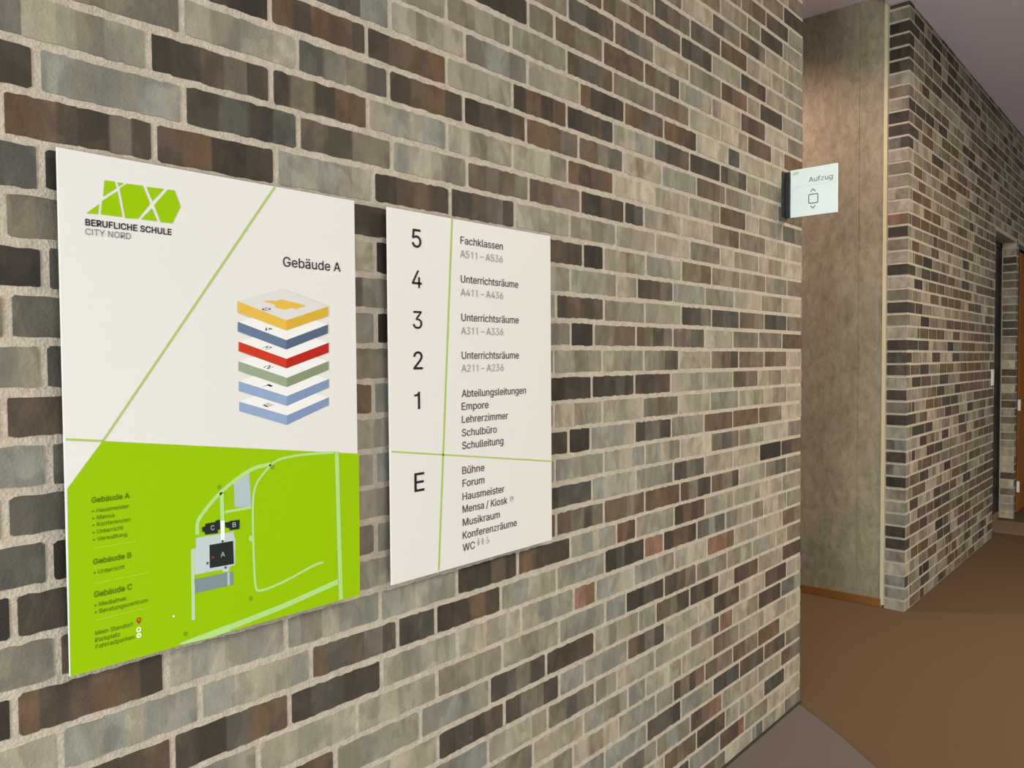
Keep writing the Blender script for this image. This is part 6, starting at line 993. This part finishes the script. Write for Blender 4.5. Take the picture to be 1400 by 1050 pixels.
s1 = board('information_board', 0.0, 'large white and lime green board with school logo and site map on the brick wall')
s2 = board('floor_directory', X2, 'white floor directory board numbered 5 down to E beside the green map board')
roots = {1: (s1, on_wall(0.0)), 2: (s2, on_wall(X2))}

# lettering, one printed layer per colour
LBL = {(1, 'ink'): 'black heading lettering', (1, 'grey'): 'grey lettering under the school name', (1, 'olive'): 'dark green legend lettering',
       (2, 'ink'): 'large black storey numbers', (2, 'ink2'): 'dark grey room names', (2, 'pale'): 'pale grey room numbers'}
for (sg, st, colr, wt, u, v, w, cap) in TEXTS:
    p = Print()
    p.text(st, wt == 'b', u, v, w, cap)
    p.build('lettering', colr, roots[sg][1], 4, roots[sg][0], LBL.get((sg, colr)))

# flat colour fields, logo, rules, map
LAB = {'logo': 'lime green angular logo', 'green_field': 'lime green lower field', 'rule': 'thin green line'}
KINDS = {'park': 'parking_area', 'road': 'road', 'roadw': 'footpath', 'road2': 'road', 'road3': 'road_centre_line', 'bar': 'long_block',
         'bldg': 'building_block', 'mark': 'stop_mark', 'red': 'location_marker'}
NICE = {'park': 'pale blue-grey area', 'road': 'pale green road', 'roadw': 'whitish path', 'road2': 'pale grey road', 'road3': 'thin green centre line',
        'bar': 'slate grey block', 'bldg': 'black block', 'mark': 'tiny green mark', 'red': 'red location marker'}
smap = None
logo = Print()
for e in POLYS:
    sg, name, colr, lay, pts = e[:5]
    root, place = roots[sg]
    if name.startswith('storey_'):
        continue
    if name == 'logo':
        logo.poly(pts)
        continue
    p = Print()
    if name.startswith('#'):
        for _ in range(2 if len(pts) > 4 else 0):          # round the bends
            q = [pts[0]]
            for a, b in zip(pts, pts[1:]):
                q += [(a[0] * .75 + b[0] * .25, a[1] * .75 + b[1] * .25), (a[0] * .25 + b[0] * .75, a[1] * .25 + b[1] * .75)]
            pts = q + [pts[-1]]
        p.line(pts, e[5])
    else:
        p.poly(pts)
    if name.lstrip('#') == 'site_map':
        if smap is None:
            smap = p.build('site_map', colr, place, lay, s1, 'pale grey forecourt of the printed site map')
        else:
            p.build(KINDS[colr], colr, place, lay, smap, NICE[colr])
    else:
        p.build(name, colr, place, lay, root, LAB[name])
logo.build('logo', 'lime', roots[1][1], 1, s1, LAB['logo'])
for st, u, v in (('C', .2605, .2134), ('B', .3068, .212), ('A', .2802, .156)):
    pm = Print()
    pm.text(st, False, u, v, .0075 if st != 'A' else .009, .0095)
    pm.build('building_letter', 'park', roots[1][1], 7, smap, 'pale letter')

# stack of storeys
pe = None
diag_root = None
lay0 = {'E': 1, '1': 2, '2': 3, '3': 4, '4': 5, '5': 6, '5c': 7}
acc = {}
for e in POLYS:
    sg, name, colr, lay, pts = e[:5]
    if not name.startswith('storey_'):
        continue
    acc.setdefault(name[7:], []).append((colr, pts))
WORD = {'E': 'light blue ground storey E', '1': 'light blue storey 1', '2': 'sage green storey 2', '3': 'red storey 3', '4': 'slate blue storey 4', '5': 'yellow storey 5 with courtyard'}
diag_root = bpy.data.objects.new('floor_diagram', None)
diag_root.empty_display_size = .05
COL.objects.link(diag_root)
diag_root.parent = s1
diag_root.location = (0.46 - s1.location.x, -s1.location.y, 0.44)
bpy.context.view_layer.update()
DIG = {'5': (0.3912, 0.6571, 0.0158, 0.0056, -0.0101, 0.0035), '4': (0.3938, 0.6159, 0.0159, 0.0053, -0.0101, 0.0037), '3': (0.3921, 0.5766, 0.0159, 0.005, -0.0101, 0.0039), '2': (0.3937, 0.5361, 0.0159, 0.0048, -0.0101, 0.0041), '1': (0.3916, 0.4958, 0.0159, 0.0045, -0.0101, 0.0043), 'E': (0.3922, 0.4564, 0.0159, 0.0042, -0.0101, 0.0045)}
for nm in ('E', '1', '2', '3', '4', '5'):
    V, F, fm, mats = [], [], [], []
    items = list(acc[nm]) + (acc.get('5c', []) if nm == '5' else [])
    for q, (colr, pts) in enumerate(items):
        i = len(V)
        ly = lay0[nm] + (0.5 if q == 3 else 0)
        V += [roots[1][1](u, v, ly) for (u, v) in pts]
        s = sum(pts[a][0] * pts[(a + 1) % len(pts)][1] - pts[(a + 1) % len(pts)][0] * pts[a][1] for a in range(len(pts)))
        f = tuple(range(i, i + len(pts)))
        F.append(f if s > 0 else tuple(reversed(f)))
        if ink(colr) not in mats:
            mats.append(ink(colr))
        fm.append(mats.index(ink(colr)))
    p = Print()
    p.text_affine(nm, *DIG[nm])
    i = len(V)
    V += [roots[1][1](u, v, lay0[nm] + .6) for (u, v) in p.V]
    mats.append(ink('ink'))
    for f in p.F:
        s = sum(p.V[f[a]][0] * p.V[f[(a + 1) % len(f)]][1] - p.V[f[(a + 1) % len(f)]][0] * p.V[f[a]][1] for a in range(len(f)))
        f2 = f if s > 0 else tuple(reversed(f))
        F.append(tuple(i + a for a in f2))
        fm.append(len(mats) - 1)
    o = mesh_obj('storey', V, F, mats, None, fm)
    o.parent = diag_root
    o.matrix_parent_inverse = diag_root.matrix_world.inverted()
    o['label'] = WORD[nm]

# legend pictograms and separators of the map board
for (a, b, c, d) in ((.0429, .218, .1176, .218), (.0435, .155, .1378, .155), (.0449, .089, .1354, .089)):
    p = Print()
    p.line([(a, b), (c, d)], .0008)
    p.build('rule', 'sep', roots[1][1], 3, s1, 'faint pale separator in the legend')
p = Print()
p.disc(.1178, .0522, .0048)
disc1 = p.build('pictogram', 'icon', roots[1][1], 3, s1, 'pale round car park symbol')
p = Print()
p.text('P', True, .1163, .0502, .0028, .0042)
p.build('symbol_letter', 'olive', roots[1][1], 5, disc1)
p = Print()
p.disc(.1179, .0412, .0048)
disc2 = p.build('pictogram', 'icon', roots[1][1], 3, s1, 'pale round bicycle symbol')
p = Print()
p.line([(.1162, .0400), (.1179, .0424), (.1196, .0400)], .0007)
p.build('symbol_mark', 'olive', roots[1][1], 5, disc2)
p = Print()
p.disc(.1834, .0606, .0022)
p.build('map_dot', 'icon', roots[1][1], 3, s1, 'pale dot on the green field')
p = Print()
p.poly([(.1182 + .0042 * math.cos(t), .0705 + .0042 * math.sin(t)) for t in [math.radians(x) for x in range(-30, 211, 20)]] + [(.1182, .0620)])
pin = p.build('map_pin', 'red2', roots[1][1], 4, s1, 'dark red map pin')
p = Print()
p.disc(.1182, .0707, .0018)
p.build('pin_hole', 'lime', roots[1][1], 5, pin)

# directory pictograms: fork and knife, WC figures, wheelchair
p = Print()
fu, fv = .4345, .1500
p.line([(fu, fv - .009), (fu, fv + .001)], .0014)
for d in (-.0022, 0, .0022):
    p.line([(fu + d, fv + .001), (fu + d, fv + .009)], .0009)
p.line([(fu - .0026, fv + .001), (fu + .0026, fv + .001)], .0012)
p.build('pictogram', 'pale', roots[2][1], 4, s2, 'pale grey fork')
p = Print()
p.line([(fu + .008, fv - .009), (fu + .008, fv + .009)], .0014)
p.poly([(fu + .0075, fv - .001), (fu + .0105, fv), (fu + .0105, fv + .006), (fu + .0075, fv + .009)])

p.build('pictogram', 'pale', roots[2][1], 4, s2, 'pale grey knife')


def figure(u, v, skirt):
    p = Print()
    p.disc(u, v + .0085, .0022, n=10)
    if skirt:
        p.poly([(u - .0015, v + .0055), (u + .0015, v + .0055), (u + .0045, v - .003), (u - .0045, v - .003)])
    else:
        p.poly([(u - .0034, v + .0055), (u + .0034, v + .0055), (u + .0030, v - .003), (u - .0030, v - .003)])
    p.line([(u - .0013, v - .003), (u - .0013, v - .0095)], .0016)
    p.line([(u + .0013, v - .003), (u + .0013, v - .0095)], .0016)
    p.build('pictogram', 'pale', roots[2][1], 4, s2, 'pale grey woman figure' if skirt else 'pale grey man figure')


figure(.302, .0515, True)
figure(.3185, .0510, False)
p = Print()
wu, wv = .338, .0475
p.disc(wu - .001, wv + .0125, .0020, n=10)
p.line([(wu - .001, wv + .0100), (wu, wv + .0025), (wu + .005, wv + .0025), (wu + .007, wv - .004)], .0016)
p.line([(wu + .0052 * math.cos(math.radians(t)), wv - .0005 + .0052 * math.sin(math.radians(t))) for t in range(110, 361, 25)], .0013)
p.build('pictogram', 'pale', roots[2][1], 4, s2, 'pale grey wheelchair figure')

# ---- flag sign for the lift, standing out from the end of the near wall
XS = 3.143
ZS0, ZS1 = 1.2062, 1.4275
s3 = empty('lift_sign', (XS, WY, 1.3168))
tag(s3, 'small square white Aufzug flag sign projecting from the brick corner', 'sign')
boxes('panel', [(XS, XS + .010, -0.2144, 0.0012, ZS0, ZS1)], M_GLASSWHITE, s3, .0008)
boxes('wall_bracket', [(XS - .012, XS + .022, 0.0012, WY + .004, ZS0 + .003, ZS1 - .008), (XS - .045, XS + .022, WY - .006, WY + .004, ZS0 + .003, ZS1 - .008)], M_BRACKET, s3, .001)


def on_flag(u, v, lay):
    return (XS - 0.0003 - 0.0002 * lay, -u, v)


p = Print()
p.text('Aufzug', False, .0852, 1.3600, .1088, .0225)
p.build('lettering', 'aufgrey', on_flag, 2, s3, 'grey word Aufzug')
p = Print()
p.line([(.0933, 1.3149), (.1048, 1.3262), (.1164, 1.3149)], .0042)
p.build('arrow', 'aufgrey', on_flag, 2, s3, 'grey up arrow')
p = Print()
p.line([(.0936, 1.2500), (.1053, 1.2385), (.1167, 1.2500)], .0042)
p.build('arrow', 'aufgrey', on_flag, 2, s3, 'grey down arrow')
p = Print()
bx = []
for cu_, cv_, a0 in ((.1225, 1.2980, 0), (.0900, 1.2980, 90), (.0900, 1.2662, 180), (.1225, 1.2662, 270)):
    for t in range(0, 91, 30):
        bx.append((cu_ + .0045 * math.cos(math.radians(a0 + t)), cv_ + .0045 * math.sin(math.radians(a0 + t))))
p.line(bx, .0045, closed=True)
p.build('pictogram', 'aufgrey', on_flag, 2, s3, 'grey square lift cabin outline')
p = Print()
p.poly([(.0104, 1.4015), (.0380, 1.4028), (.0401, 1.4165), (.0130, 1.4178)])
p.build('logo', 'aufgreen', on_flag, 1, s3, 'pale green corner logo')
p = Print()
p.line([(.0062, 1.3440), (.2060, 1.3440)], .0018)
p.build('rule', 'aufpale', on_flag, 1, s3, 'faint grey level line')
p = Print()
p.line([(.0720, 1.4050), (.0100, 1.3120)], .0018)
p.build('rule', 'aufpale', on_flag, 1, s3, 'faint grey slanted line')
